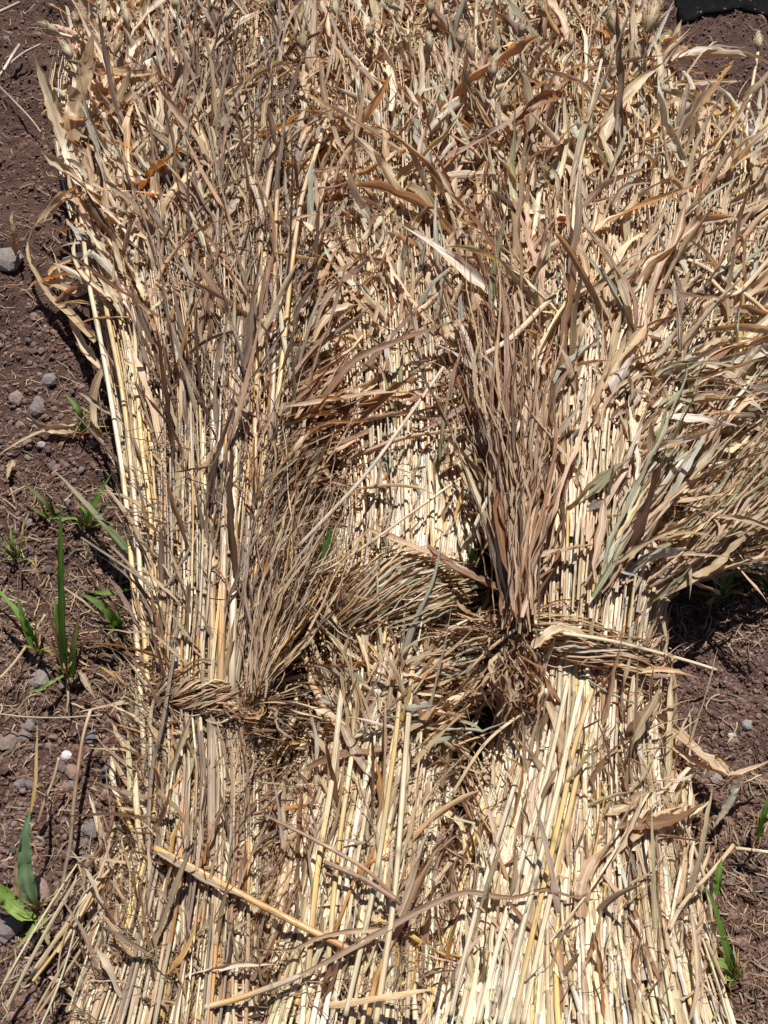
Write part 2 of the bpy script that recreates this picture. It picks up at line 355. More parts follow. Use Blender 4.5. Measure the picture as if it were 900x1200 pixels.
LAB = {'A':'greyish straw sheaf with a narrow twisted straw tie, beside the green weeds',
       'B':'middle straw sheaf with pale stems crossed by brown drooping leaves',
       'C':'widest straw sheaf with pale dry leaves fanning out towards the bare soil on the right'}
for k in 'ABC':
    q = at([(uvpx(k,0,745))],[745],0)[0]; roots[k] = tag(empty('straw_sheaf', q), LAB[k], 'sheaf', 'sheaves of dry straw lying side by side')
items = {k: dict(stalk=[], leaf=[], fibre=[]) for k in 'ABC'}   # lists of per-item arrays

# shadowed hollows between the sheaves (row, middle, half width)
GAPS = [([560,700,760,840,900,990],[358,360,350,344,338,326],[6,16,20,24,16,5]), ([480,600,700,760,820,900,990],[580,576,572,568,565,547,530],[4,8,12,22,28,22,8])]
def ytop(px):
    return np.interp(px, [40,60,90,120,180,720,760,790,830,870,900,960], [75,60,20,-20,-60,-60,0,75,120,140,150,160])
# ------------------------------------------------------------------ stalks
def stalks(k, n, u0, u1, v0, v1, rad, palette, tip=(-90,120), butt=(1190,1330), bare=.5, spread=.12, bpal=None, buttfrom=720, lift=0):
    J = 12
    t0 = rng.uniform(*butt, n); t1 = rng.uniform(*tip, n)
    nodes = np.sort(rng.random((n,J-1))*.5/J + np.arange(1,J)/J, 1); nodes = np.concatenate([np.zeros((n,1)), nodes, np.ones((n,1))],1)
    # rings: per internode (start, mid, end) + node ring
    ts = []; kind = []
    for j in range(J):
        a = nodes[:,j]; c = nodes[:,j+1]; e = .0018
        ts += [a+e, a+(c-a)*.33, a+(c-a)*.66, c-e]; kind += [j]*4
        if j<J-1: ts += [c]; kind += [-1]
    t = np.stack(ts,1); s = t0[:,None]+(t1-t0)[:,None]*t
    K = t.shape[1]
    ua = rng.uniform(u0,u1,n)[:,None]; du = rng.normal(0,spread,n)[:,None]
    u = ua + du*(s-745)/600 + (rng.normal(0,.012,(n,K)).cumsum(1)-0)*.35
    amp = rng.normal(0,.02,(n,1)); u = u + amp*np.sin(s/rng.uniform(60,200,(n,1))+rng.random((n,1))*6)
    lim = 1.0+rng.random((n,1))*.05
    u = np.clip(u,-lim,lim)
    v = rng.uniform(v0,v1,n)[:,None]**.6
    for _ in range(2):
        yt = ytop(uvpx(k, u[:,-1], t1)) + rng.exponential(22, n); t1 = np.maximum(t1, yt)
        s = t0[:,None]+(t1-t0)[:,None]*t
    z = zs(k,u,s)*v + .004 + lift + rng.normal(0,.003,(n,1))*np.sin(s/90+rng.random((n,1))*6)
    P = at(uvpx(k,u,s), s, z)
    r0 = rng.uniform(rad[0]*.75, rad[1], n)[:,None]*.74; R = r0*(1.12-.62*np.clip(t,0,1)**1.3)*np.ones_like(t)
    ccol = np.zeros((n,K,3)); stem = pal(palette, n); stemb = pal(bpal or palette, n); sh = pal(palette, (n,J), .2); shb = pal(bpal or palette, (n,J), .14)
    kind = np.array(kind); isb = rng.random((n,J))<bare
    for i in range(K):
        j = kind[i]
        if j<0: ccol[:,i] = ccol[:,i-1]*.72; R[:,i] *= 1.2; continue
        low = (s[:,i]>buttfrom)[:,None]
        bare_c = np.where(low, stemb, stem); sh_c = np.where(low, shb[:,j], sh[:,j])
        ccol[:,i] = np.where(isb[:,j][:,None], bare_c, sh_c)
        R[:,i] *= np.where(isb[:,j], .95, 1.12)
    fl = rng.uniform(.6,1,n)
    for i in range(n):
        items[k]['stalk'].append((P[i],R[i],ccol[i],fl[i], float(v[i,0]*r0[i,0]*100+lift*50)))

# ------------------------------------------------------------------ leaves (grown along the flow of the sheaf)
def leaves(px, py, ang, spread, length, width, palette, zoff=(-.01,.03), curl=1.0, kindname='leaf', K=13, pitch=(0,.25), owner=None, fold=.28, twist=1.0):
    if kindname=='leaf': curl = curl*.55
    ok = (py > ytop(px)+12)
    for g in GAPS:
        ok &= ~(np.abs(px-np.interp(py,g[0],g[1])) < np.interp(py,g[0],g[2],left=0,right=0)*1.0)
    px = px[ok]; py = py[ok]
    n = len(px); zz, ow = surf(px, py)
    if owner: ow = np.full(n, owner)
    else: ow = np.where(ow=='-', np.where(px<330,'A', np.where(px<560,'B','C')), ow)
    # flow direction
    T0 = np.zeros((n,3))
    for k in 'ABC':
        m = ow==k
        if not m.any(): continue
        u = np.clip(uof(k, px[m], py[m]), -1.3,1.3)
        T0[m] = at(uvpx(k,u,py[m]-20), py[m]-20) - at(uvpx(k,u,py[m]+20), py[m]+20)
    T0[:,2]=0; T0 = nrm(T0); S0 = np.stack([T0[:,1],-T0[:,0],T0[:,2]*0],-1)
    th = np.radians(ang)+rng.normal(0, math.radians(spread), n)
    L_ = rng.uniform(*length, n)*np.exp(rng.normal(0,.2,n)); W0 = rng.uniform(*width, n)
    P = np.zeros((n,K,3)); P[:,0] = at(px,py, np.maximum(zz+rng.uniform(*zoff,n), .003))
    kap = rng.normal(0,1,n)*curl; ph = rng.normal(pitch[0],pitch[1],n); kph = rng.normal(-.6,.8,n)*.6
    kink = rng.integers(2,K*3,n); kang = rng.normal(0,.9,n)
    for i in range(1,K):
        th = th + np.where(kink==i, kang, 0)
        ds = (L_/(K-1))[:,None]; 
        d = (np.cos(th)*np.cos(ph))[:,None]*T0 + (np.sin(th)*np.cos(ph))[:,None]*S0; d[:,2]+=np.sin(ph)
        P[:,i] = P[:,i-1]+d*ds
        th = th + kap/(K-1) + rng.normal(0,.12,n)*curl; ph = np.clip(ph + kph/(K-1)+rng.normal(0,.12,n)*curl, -1.2,1.2)
        ph = np.where(P[:,i,2]<.012, np.abs(ph)*.3, ph)
        P[:,i,2] = np.maximum(P[:,i,2], .004)
    t = np.linspace(0,1,K)[None]
    Wd = W0[:,None]*np.clip(.45+t*3,0,1)*np.clip(1-t**np.where(rng.random((n,1))<.5, 9, 2.2),.02,1)*(1+rng.normal(0,.16,(n,K)))
    roll = rng.normal(0,.55,n)[:,None] + rng.normal(0,1.1*twist,n)[:,None]*t + (rng.normal(0,.22,(n,K))).cumsum(1)*twist
    fd = rng.normal(0,fold,n)[:,None]+rng.normal(0,.12,(n,K))
    c = pal(palette, n); c2 = c*np.exp(rng.normal(0,.12,(n,1)))
    C = c[:,None,:]*(1-t[...,None])+c2[:,None,:]*t[...,None]
    for i in range(n):
        items[ow[i]][kindname].append((P[i],Wd[i],roll[i],fd[i],C[i], float(L_[i]*W0[i]*1e3*(1+8*(P[i,:,2].mean()-zz[i])))))
def box(n, x0,x1,y0,y1): return rng.uniform(x0,x1,n), rng.uniform(y0,y1,n)
def quad(n, rows):
    """rows: (y, xl, xr) ; sample uniformly between"""
    r = np.array(sorted(rows),float); y = rng.uniform(r[0,0], r[-1,0], n); l = np.interp(y,r[:,0],r[:,1]); q = np.interp(y,r[:,0],r[:,2])
    return l+(q-l)*rng.random(n), y

# ---- A
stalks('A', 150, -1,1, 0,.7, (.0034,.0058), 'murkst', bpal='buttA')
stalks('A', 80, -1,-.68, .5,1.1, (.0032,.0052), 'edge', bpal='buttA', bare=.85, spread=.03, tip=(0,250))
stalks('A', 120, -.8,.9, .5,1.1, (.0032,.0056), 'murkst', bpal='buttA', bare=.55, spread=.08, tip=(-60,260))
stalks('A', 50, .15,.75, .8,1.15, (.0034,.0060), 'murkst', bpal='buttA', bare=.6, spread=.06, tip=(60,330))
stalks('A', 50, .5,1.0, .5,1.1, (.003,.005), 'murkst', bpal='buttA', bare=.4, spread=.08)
# ---- B
stalks('B', 150, -1,1, 0,.7, (.0034,.0056), 'topst', bpal='butt')
stalks('B', 140, -1,1, .55,1.1, (.0032,.0056), 'pale', bpal='butt', bare=.8, spread=.07, tip=(-60,330))
# ---- C
stalks('C', 200, -1,1, 0,.7, (.0034,.0056), 'rightst', bpal='butt')
stalks('C', 190, -1,.95, .55,1.1, (.0034,.0060), 'rightst', bpal='butt', bare=.75, spread=.10, tip=(-60,420))
stalks('C', 60, -.7,.3, .85,1.15, (.004,.0062), 'rightst', bpal='butt', bare=.9, spread=.10, tip=(60,600))

stalks('A', 90, -.95,.9, .9,1.1, (.0022,.0046), 'buttA', bare=.5, spread=.5, tip=(860,1060), butt=(960,1320), lift=.004)
stalks('B', 90, -.95,.95, .9,1.1, (.0024,.0048), 'butt', bare=.6, spread=.5, tip=(760,1040), butt=(930,1320), lift=.004)
stalks('C', 120, -.95,.95, .9,1.1, (.0024,.0050), 'butt', bare=.6, spread=.5, tip=(800,1060), butt=(960,1320), lift=.004)
stalks('B', 120, -.2,.95, .9,1.1, (.0030,.0055), 'pale', bare=.7, spread=.15, tip=(340,480), butt=(640,720), lift=.012)
stalks('A', 60, -.95,.95, .9,1.1, (.0018,.0032), 'murkst', bare=.4, spread=.15, tip=(-60,260), lift=.015)
stalks('B', 70, -1,1, .9,1.1, (.0018,.0034), 'topst', bare=.4, spread=.15, tip=(-60,160), lift=.02, butt=(560,760))
stalks('C', 190, -1,.9, .9,1.1, (.0018,.0042), 'topst', bare=.4, spread=.18, tip=(-60,260), lift=.02, butt=(480,760))
# ---- leaf cover
leaves(*quad(260, [(0,350,600),(330,360,560)]), 0, 20, (.14,.30), (.010,.022), 'top', (.0,.04), 1.1)
leaves(*quad(420, [(0,520,760),(110,510,950),(520,600,860)]), 6, 22, (.14,.30), (.010,.022), 'right', (.0,.045), 1.1)
leaves(*quad(90, [(20,80,250),(330,110,200)]), 0, 16, (.12,.26), (.010,.020), 'top', (.0,.03), 1.0)
# tops of all three
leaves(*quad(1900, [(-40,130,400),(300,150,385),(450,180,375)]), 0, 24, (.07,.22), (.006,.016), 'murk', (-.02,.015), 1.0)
leaves(*quad(1150, [(-40,75,250),(250,95,200),(380,130,165)]), 0, 17, (.06,.17), (.007,.018), 'top', (-.015,.02), 1.0)
leaves(*quad(2600, [(-50,340,600),(420,360,570)]), 0, 24, (.05,.21), (.005,.015), 'top', (-.03,.025), 1.2)
leaves(*quad(3900, [(-40,520,760),(110,510,960),(330,530,960),(520,560,870)]), 4, 24, (.05,.21), (.005,.016), 'right', (-.03,.03), 1.2)
leaves(*quad(900, [(520,560,860),(700,600,770)]), 10, 26, (.06,.18), (.006,.018), 'right', (-.02,.02), .9)
leaves(*quad(420, [(60,180,400),(560,190,350)]), 0, 14, (.12,.32), (.005,.011), 'murk', (-.005,.02), .5)
# sheath strips along stalks, below
leaves(*quad(650, [(450,140,360),(800,165,300)]), 0, 14, (.06,.22), (.004,.011), 'murk', (-.02,.008), .6)
leaves(*quad(420, [(400,400,570),(680,400,570)]), 0, 14, (.06,.20), (.006,.014), 'pale', (-.03,.004), .5)
leaves(*quad(650, [(760,380,540),(1200,280,520)]), 0, 14, (.06,.20), (.004,.011), 'buttA', (-.02,.006), .6)
leaves(*quad(750, [(760,600,770),(1200,500,850)]), 0, 12, (.06,.20), (.004,.011), 'butt', (-.02,.006), .6)
leaves(*quad(750, [(840,165,310),(1200,80,320)]), 0, 16, (.06,.20), (.004,.010), 'buttA', (-.02,.006), .7)
leaves(*quad(300, [(-30,335,470),(120,345,430),(260,350,400)]), 10, 45, (.05,.15), (.006,.016), 'rusty', (-.01,.02), 1.2)
leaves(*quad(130, [(0,500,770),(90,540,880)]), 10, 45, (.05,.15), (.006,.016), 'rusty', (-.02,.01), 1.2)
leaves(*quad(260, [(360,470,575),(660,440,560)]), 0, 9, (.06,.20), (.006,.013), 'sagey', (-.012,.008), .5, owner='B')
leaves(*quad(260, [(100,430,560),(380,460,560)]), 0, 16, (.06,.16), (.006,.013), 'sagey', (-.012,.012), .7, owner='B')
leaves(*quad(260, [(250,660,860),(600,640,800)]), 12, 18, (.06,.18), (.005,.012), 'sagey', (-.005,.02), .7, owner='C')
# brown drooping leaves crossing the middle sheaf, rising to the upper right
leaves(*box(260, 335,420,440,600), 60, 22, (.07,.20), (.004,.012), 'brown', (0,.045), .8, owner='B')
leaves(*box(90, 390,540,400,510), 80, 26, (.08,.24), (.004,.012), 'brown', (0,.04), .8, owner='B')
leaves(*box(200, 330,430,560,740), 42, 22, (.06,.18), (.004,.011), 'brown', (-.02,.03), .8, owner='B')
leaves(*quad(420, [(740,330,540),(880,350,525)]), 20, 45, (.05,.18), (.003,.010), 'tieB', (-.01,.02), 1.2)
# brown tuft over the gap between middle and right sheaf
def fan(n, x0, y0, x1, y1, x2, y2, jit0, palette, width, z0, z1, owner, kindname='leaf', lenf=(.45,1), wob=.3, droop=0):
    """strips growing from (x0,y0) to a point on the line (x1,y1)-(x2,y2)"""
    K = 20; a = rng.random(n); ex = x1+(x2-x1)*a; ey = y1+(y2-y1)*a; f = rng.uniform(*lenf,n); st = rng.uniform(0,.35,n)*(1-f)*2
    sx = x0+rng.normal(0,jit0,n); sy = y0+rng.normal(0,jit0,n)
    t = np.linspace(0,1,K)[None]; wob = wob*1.7; tt = st[:,None]+(f)[:,None]*t*(1-st[:,None])
    bx = rng.normal(0,26*wob,(n,1))*np.sin(t*3.1)+rng.normal(0,9*wob,(n,1))*np.sin(t*7+rng.random((n,1))*6)+rng.normal(0,1.6,(n,K)).cumsum(1)+np.cumsum(np.cumsum((rng.random((n,K))<.08)*rng.normal(0,2.2,(n,K)),1),1)
    X = sx[:,None]+(ex-sx)[:,None]*tt+bx; Yp = sy[:,None]+(ey-sy)[:,None]*tt+rng.normal(0,6*wob,(n,1))*np.sin(t*5)
    zb = rng.uniform(z0,z1,(n,1)); Z = surf(X,Yp)[0]*.0 + zb + .02*np.sin(t*3.14)*rng.random((n,1)) - droop*tt**2 + rng.normal(0,.003,(n,K)).cumsum(1)
    P = at(X,Yp,np.maximum(Z,.006)); W0 = rng.uniform(*width,(n,1))*.50*np.exp(rng.normal(0,.38,(n,1))); Wd = W0*np.clip(.5+t*3,0,1)*np.clip(1-t**3,.03,1)*(1+rng.normal(0,.2,(n,K)))
    roll = rng.normal(0,.6,(n,1))+rng.normal(0,1.4,(n,1))*t+rng.normal(0,.28,(n,K)).cumsum(1); fd = rng.normal(0,.28,(n,1))+rng.normal(0,.1,(n,K))
    c = pal(palette,n); C = np.repeat(c[:,None,:],K,1)
    for i in range(n): items[owner][kindname].append((P[i],Wd[i],roll[i],fd[i],C[i], float(W0[i,0]*300)))
fan(120, 605,735, 520,120, 700,160, 10, 'tuft', (.004,.012), .13,.19, 'C', lenf=(.3,.9), wob=.45)
leaves(*quad(700, [(60,520,640),(400,545,640),(700,570,640)]), 0, 16, (.06,.2), (.005,.015), 'tuft', (.0,.05), 1.0, owner='C')
fan(120, 605,735, 545,300, 660,360, 10, 'tuft', (.006,.016), .15,.23, 'C', lenf=(.5,1))
fan(60, 602,752, 580,860, 660,880, 10, 'tuft', (.006,.014), .12,.17, 'C', lenf=(.4,1), droop=.05)
fan(30, 600,735, 470,690, 520,800, 8, 'tieB', (.004,.010), .12,.16, 'C', lenf=(.4,1))
# leafy branches fanning out to the right
fan(150, 765,690, 930,440, 930,560, 9, 'branch', (.007,.018), .09,.16, 'C', lenf=(.55,1))
fan(140, 770,685, 930,560, 930,640, 8, 'branch', (.005,.013), .05,.12, 'C', lenf=(.55,1))
fan(90, 700,690, 770,380, 900,420, 9, 'right', (.008,.018), .14,.19, 'C', lenf=(.5,1))
# left tie tail
fan(85, 296,818, 340,470, 470,560, 5, 'murkst', (.003,.008), .12,.18, 'A', lenf=(.5,1), wob=.45)
fan(40, 296,818, 330,420, 390,500, 5, 'murk', (.003,.008), .12,.17, 'A', lenf=(.5,1), wob=.45)
fan(40, 300,825, 330,900, 420,760, 4, 'debris', (.003,.007), .09,.13, 'A', lenf=(.4,1), wob=.6)
def fib(n, rows, palette, zoff=(-.01,.012), spread=70, length=(.02,.09), width=(.0008,.0026), ang=0):
    leaves(*quad(n, rows), ang, spread, length, width, palette, zoff, 1.5, 'fibre', K=8, fold=.2)
leaves(*quad(1500, [(-20,80,700),(200,80,860),(560,160,820),(700,165,770)]), 0, 35, (.02,.06), (.003,.010), 'top', (-.005,.03), 1.2)
leaves(*quad(2300, [(740,165,770),(900,165,785),(1200,90,850)]), 0, 22, (.03,.14), (.002,.007), 'buttA', (-.012,.012), .8)
leaves(*quad(900, [(800,165,330),(1200,120,330)]), 0, 30, (.02,.08), (.002,.006), 'debris', (-.012,.012), 1.0)
leaves(*quad(700, [(780,330,560),(1200,290,560)]), 0, 30, (.02,.08), (.002,.006), 'debris', (-.015,.010), 1.0)
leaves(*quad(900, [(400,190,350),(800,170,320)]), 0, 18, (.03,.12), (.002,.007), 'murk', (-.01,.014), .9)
leaves(*quad(260, [(440,740,900),(680,740,790)]), 42, 20, (.05,.16), (.005,.014), 'branch', (.0,.04), 1.1, owner='C')
leaves(*quad(160, [(560,800,900),(660,760,900)]), 58, 14, (.06,.18), (.004,.011), 'branch', (.03,.10), 1.1, owner='C')
leaves(*quad(420, [(500,300,400),(800,290,330)]), 25, 18, (.05,.18), (.002,.007), 'murk', (.0,.05), 1.0, owner='A')
fib(900, [(820,165,330),(1200,110,330)], 'debris', (-.006,.010), 40, (.03,.10))
fib(500, [(100,180,380),(620,200,350)], 'murk', (-.0,.012), 40, (.03,.10))
fib(900, [(840,165,320),(1200,110,330)], 'debris', (-.002,.012), 60, (.02,.07), (.0006,.0016))
fib(700, [(820,350,540),(1200,300,540)], 'debris', (-.002,.012), 60, (.02,.08), (.0006,.0016))
fib(300, [(860,560,780),(1200,500,840)], 'debris', (-.002,.012), 50, (.02,.08), (.0006,.0016))
leaves(*quad(500, [(820,165,320),(1200,130,330)]), 0, 40, (.03,.09), (.002,.006), 'debris', (-.002,.012), 1.2)
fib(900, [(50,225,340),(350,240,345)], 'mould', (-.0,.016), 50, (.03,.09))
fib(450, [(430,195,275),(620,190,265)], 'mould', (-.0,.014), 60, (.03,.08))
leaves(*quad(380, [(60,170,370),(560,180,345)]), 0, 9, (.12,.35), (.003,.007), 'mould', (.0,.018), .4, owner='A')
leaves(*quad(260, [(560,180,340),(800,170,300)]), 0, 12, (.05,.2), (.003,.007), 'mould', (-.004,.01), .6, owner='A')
leaves(*quad(420, [(820,175,320),(1200,160,330)]), 0, 10, (.05,.2), (.003,.007), 'debris', (-.006,.01), .6, owner='A')
# thin curly fibres
fib(1500, [(780,165,330),(1100,150,330)], 'debris')
fib(700, [(1100,150,330),(1220,80,330)], 'debris')
fib(700, [(740,350,560),(1180,300,540)], 'debris')
fib(900, [(60,200,370),(330,210,350)], 'murk', (-.005,.015), 60)
fib(500, [(420,190,280),(640,190,260)], 'debris', (-.005,.012), 70)
fib(900, [(560,240,350),(830,170,310)], 'debris', (-.01,.012), 60)
fib(350, [(430,350,460),(720,350,480)], 'brown', (0,.02), 60, (.04,.12))
fib(260, [(640,560,640),(980,560,650)], 'debris', (-.02,.015), 50)
fib(500, [(760,640,780),(1180,640,830)], 'debris', (-.01,.01), 60)
fib(900, [(-20,360,740),(500,380,880)], 'top', (-.01,.03), 50, (.03,.12))
# splayed straw at the left foot, and out on the ground at the right foot
def splay(n, xa, ya, xb, yb, palette, owner, jit=14, rad=(.0025,.0045), za=.03):
    for i in range(n):
        K=14; t=np.linspace(0,1,K); a0=rng.normal(0,jit,2); a1=rng.normal(0,jit*1.6,2)
        t1_=rng.uniform(.45,1.1); X=xa+a0[0]+(xb-xa+a1[0])*t*t1_+rng.normal(0,6)*np.sin(t*3); Yp=ya+a0[1]+(yb-ya+a1[1])*t*t1_
        P=at(X,Yp,np.maximum(.008,za*(1-t*.7)+rng.uniform(0,.03))); c=pal(palette,1)[0]
        C=np.repeat(c[None],K,0); R=np.full(K, rng.uniform(*rad)); items[owner]['stalk'].append((P,R,C,.8,.1))
splay(8, 148,965, 30,1190, 'buttA','A',26,(.0012,.0028)); splay(12, 165,980, 80,1200, 'buttA','A',24,(.0012,.003)); splay(5, 110,1060, 10,1230,'buttA','A',24,(.0012,.0028))
splay(20, 765,960, 828,1190,'buttA','C',14,(.0014,.003)); splay(7, 790,1010, 850,1210,'buttA','C',10,(.0014,.003))

# ------------------------------------------------------------------ hand-placed parts of the sheaves
def spline(pts, K):
    pts = np.array(pts, float); d = np.r_[0, np.cumsum(np.linalg.norm(np.diff(pts[:,:2],axis=0),axis=1))]; s = np.linspace(0,d[-1],K)
    P = np.vstack([2*pts[0]-pts[1], pts, 2*pts[-1]-pts[-2]]); out=[]
    for q in s:
        i = min(np.searchsorted(d,q,side='right')-1, len(pts)-2); t=(q-d[i])/max(d[i+1]-d[i],1e-6)
        p0,p1,p2,p3 = P[i],P[i+1],P[i+2],P[i+3]
        out.append(.5*((2*p1)+(-p0+p2)*t+(2*p0-5*p1+4*p2-p3)*t*t+(-p0+3*p1-3*p2+p3)*t**3))
    return np.array(out)
def strip_px(b, pts, wpx, color, K=22, roll=0., rollend=None, fold=.2, c2=None, taper=True, ruf=.08, wstart=.5):
    s = spline(pts, K); P = at(s[:,0],s[:,1],s[:,2])[None]; t=np.linspace(0,1,K)
    W = (wpx*mm_per_px(np.mean(s[:,1])))*np.clip(wstart+t*3,0,1)*(np.clip(1-t**3,.03,1) if taper else 1)*(1+rng.normal(0,ruf,K))
    rl = roll+((rollend if rollend is not None else roll)-roll)*t+rng.normal(0,.08,K).cumsum()
    c = np.array(color); c2 = c if c2 is None else np.array(c2)
    C = (c[None]*(1-t[:,None])+c2[None]*t[:,None])
    ribbons(b, P, W[None], rl[None], (fold+rng.normal(0,.05,K))[None], C[None])
def tube_px(b, pts, dpx, cols, K=30, flat=1., nodes=()):
    s = spline(pts, K); P = at(s[:,0],s[:,1],s[:,2])[None]; t=np.linspace(0,1,K)
    R = np.full(K, dpx*.5*mm_per_px(np.mean(s[:,1])))
    cs = np.array(cols,float); C = np.stack([np.interp(t, np.linspace(0,1,len(cs)), cs[:,i]) for i in range(3)],1)
    for nd in nodes:
        i = int(nd*(K-1)); R[i]*=1.25; C[i]*=.5
    # close the ends
    P2 = np.concatenate([P[:,:1],P,P[:,-1:]],1); R2 = np.r_[1e-5,R,1e-5]; C2 = np.vstack([C[:1],C,C[-1:]])
    P2[:,0] -= (P[:,1]-P[:,0])*.02; P2[:,-1] += (P[:,-1]-P[:,-2])*.02
    tubes(b, P2, R2[None], C2[None], 8, np.array([flat]))
def part(k, b, name, mat=None, label=None):
    o = child(roots[k], b, name, mat or M_LEAF)
    if label: o['label']=label
    return o
TAN,PT,CR,GR,BR,OR,YE,SG,WH,DG,RU,GN = (COL[c] for c in ('tan','pinktan','cream','grey','brown','orange','yellow','sage','white','dkgrey','rust','greenish'))
HL = [ # owner, points(px,py,z), width px, colour, roll, rollend, fold
 ('A',[(100,215,.10),(78,160,.13),(62,120,.17),(48,85,.21),(40,62,.24)],17,CR,.3,-.4,.3),
 ('A',[(85,165,.13),(92,125,.17),(100,90,.21),(110,35,.27)],22,TAN,-.3,.2,.2),
 ('A',[(130,150,.12),(110,142,.14),(90,140,.15),(60,150,.12),(45,152,.10)],14,CR,.5,-.6,.3),
 ('A',[(165,225,.15),(178,205,.18),(195,190,.20),(218,170,.22)],14,OR,.9,.3,.35),
 ('A',[(105,88,.16),(130,86,.18),(160,88,.18),(185,85,.16)],12,TAN,.2,.5,.3),
 ('A',[(120,320,.10),(95,345,.08),(70,335,.06),(45,330,.04),(28,345,.02)],11,TAN,.2,-.5,.3),
 ('A',[(50,330,.05),(80,320,.08),(105,312,.10)],8,OR,.9,.6,.3),
 ('A',[(112,400,.09),(85,370,.06),(60,345,.05),(35,300,.05),(40,268,.06),(62,240,.08)],9,TAN,.2,1.2,.3),
 ('A',[(128,440,.08),(105,415,.05),(85,375,.05),(72,320,.06),(58,285,.05)],8,CR,.2,.9,.3),
 ('A',[(125,425,.10),(112,452,.08),(108,475,.06),(110,500,.05),(125,530,.04),(142,560,.06)],9,PT,.1,.9,.3),
 ('A',[(120,400,.10),(100,385,.06),(80,362,.05),(62,350,.04)],9,TAN,.4,.8,.3),
 ('A',[(92,240,.12),(75,228,.12),(60,242,.11),(50,262,.1)],7,TAN,.2,1,.3),
 ('C',[(700,180,.17),(720,130,.2),(750,95,.2),(780,72,.2)],13,CR,.3,.2,.3),
 ('C',[(755,140,.12),(775,128,.13),(800,122,.13),(830,120,.12)],12,CR,.1,.5,.3),
 ('C',[(650,115,.19),(665,85,.21),(690,75,.2)],13,TAN,.3,.2,.3),
 ('C',[(660,110,.19),(630,120,.215),(600,150,.19)],11,RU,.9,.5,.4),
 ('C',[(670,145,.19),(680,160,.2),(692,165,.19)],16,SG,0,.3,.2),
 ('C',[(830,100,.12),(845,95,.11),(860,70,.08)],11,OR,.6,.5,.3),
 ('C',[(790,110,.12),(775,95,.12),(790,85,.1),(835,88,.1)],9,OR,.5,.6,.3),
 ('C',[(730,588,.165),(748,545,.175),(768,498,.175),(782,468,.165)],4,SG,.1,.3,.2),
 ('C',[(736,585,.165),(754,542,.175),(773,498,.175),(787,468,.165)],5,SG,.1,.3,.2),
 ('C',[(742,582,.165),(760,539,.175),(778,498,.175),(792,468,.165)],3,WH,.1,.3,.2),
 ('C',[(748,579,.165),(766,536,.175),(783,498,.175),(797,468,.165)],5,TAN,.1,.3,.2),
 ('C',[(640,820,.15),(655,860,.16),(662,930,.15),(665,1000,.15),(670,1040,.14)],13,PT,.1,.6,.3),
 ('C',[(680,1075,.15),(683,1040,.16),(695,1010,.16),(720,995,.15)],16,PT,.0,.4,.2),
 ('C',[(700,948,.14),(730,945,.15),(770,920,.12)],13,TAN,.2,.6,.3),
 ('C',[(725,970,.15),(770,965,.13),(800,958,.1),(825,940,.06)],14,BR,.2,.9,.3),
 ('C',[(740,985,.15),(765,960,.12),(800,945,.1)],11,PT,.3,.6,.3),
 ('C',[(770,1070,.10),(795,1050,.10),(803,1020,.09),(808,985,.08)],12,PT,.3,.6,.3),
 ('C',[(650,1115,.14),(690,1112,.14),(750,1118,.12),(800,1130,.1)],9,CR,.2,.3,.3),
 ('C',[(738,870,.14),(752,845,.15),(778,810,.14)],14,BR,.3,.5,.4),
 ('C',[(625,760,.18),(650,742,.19),(672,742,.18),(700,765,.17)],13,CR,.4,.4,.4),
 ('C',[(600,660,.19),(650,648,.21),(690,640,.2),(720,638,.18)],9,PT,.4,.6,.3),
 ('B',[(330,478,.17),(400,468,.17),(460,460,.17),(520,470,.16),(560,500,.15)],7,PT,.3,.6,.3),
 ('B',[(330,545,.17),(375,500,.18),(420,495,.18),(480,485,.17),(520,500,.15)],8,TAN,.3,.9,.3),
 ('B',[(378,470,.16),(415,425,.18),(470,400,.18),(535,375,.17)],9,BR,.3,.4,.3),
 ('B',[(510,400,.16),(525,388,.17),(545,372,.17)],16,TAN,.1,.2,.2),
 ('B',[(500,640,.18),(540,670,.19),(600,690,.19),(660,660,.19)],9,BR,.3,.9,.3),
 ('B',[(430,620,.16),(480,640,.18),(540,665,.18),(590,700,.17)],7,PT,.3,.9,.3),
 ('B',[(400,850,.14),(430,905,.15),(460,920,.14)],10,GR,.3,.9,.3),
 ('B',[(360,900,.13),(400,885,.15),(440,880,.15),(480,870,.14)],9,BR,.3,.6,.3),
]
for k,pts,wd,c,r0,r1,fd in HL:
    pts=[(x,y,z-(.022 if y>850 and z>.05 else .008)) for x,y,z in pts]
    b=Batch(); strip_px(b,pts,wd*1.05,c,24,r0,r1,fd,c2=np.array(c)*rng.uniform(.8,1.15)); part(k,b,'leaf')
for k,pts,wd,l in [('A',[(372,660,.15),(382,640,.17),(390,615,.19)],9,'green leaf among the dry straw'),('C',[(543,742,.05),(556,748,.07),(574,752,.06)],13,'broad green leaf in the dark gap'),('C',[(845,448,.15),(858,435,.16),(868,428,.16)],7,'green leaf tip between the dry leaves'),('B',[(560,660,.1),(553,650,.12),(550,638,.12)],6,'small green leaf between the dry leaves')]:
    b=Batch(); strip_px(b,pts,wd,(.10,.19,.045),14,.2,.1,.2); part(k,b,'leaf',M_GREEN,l)
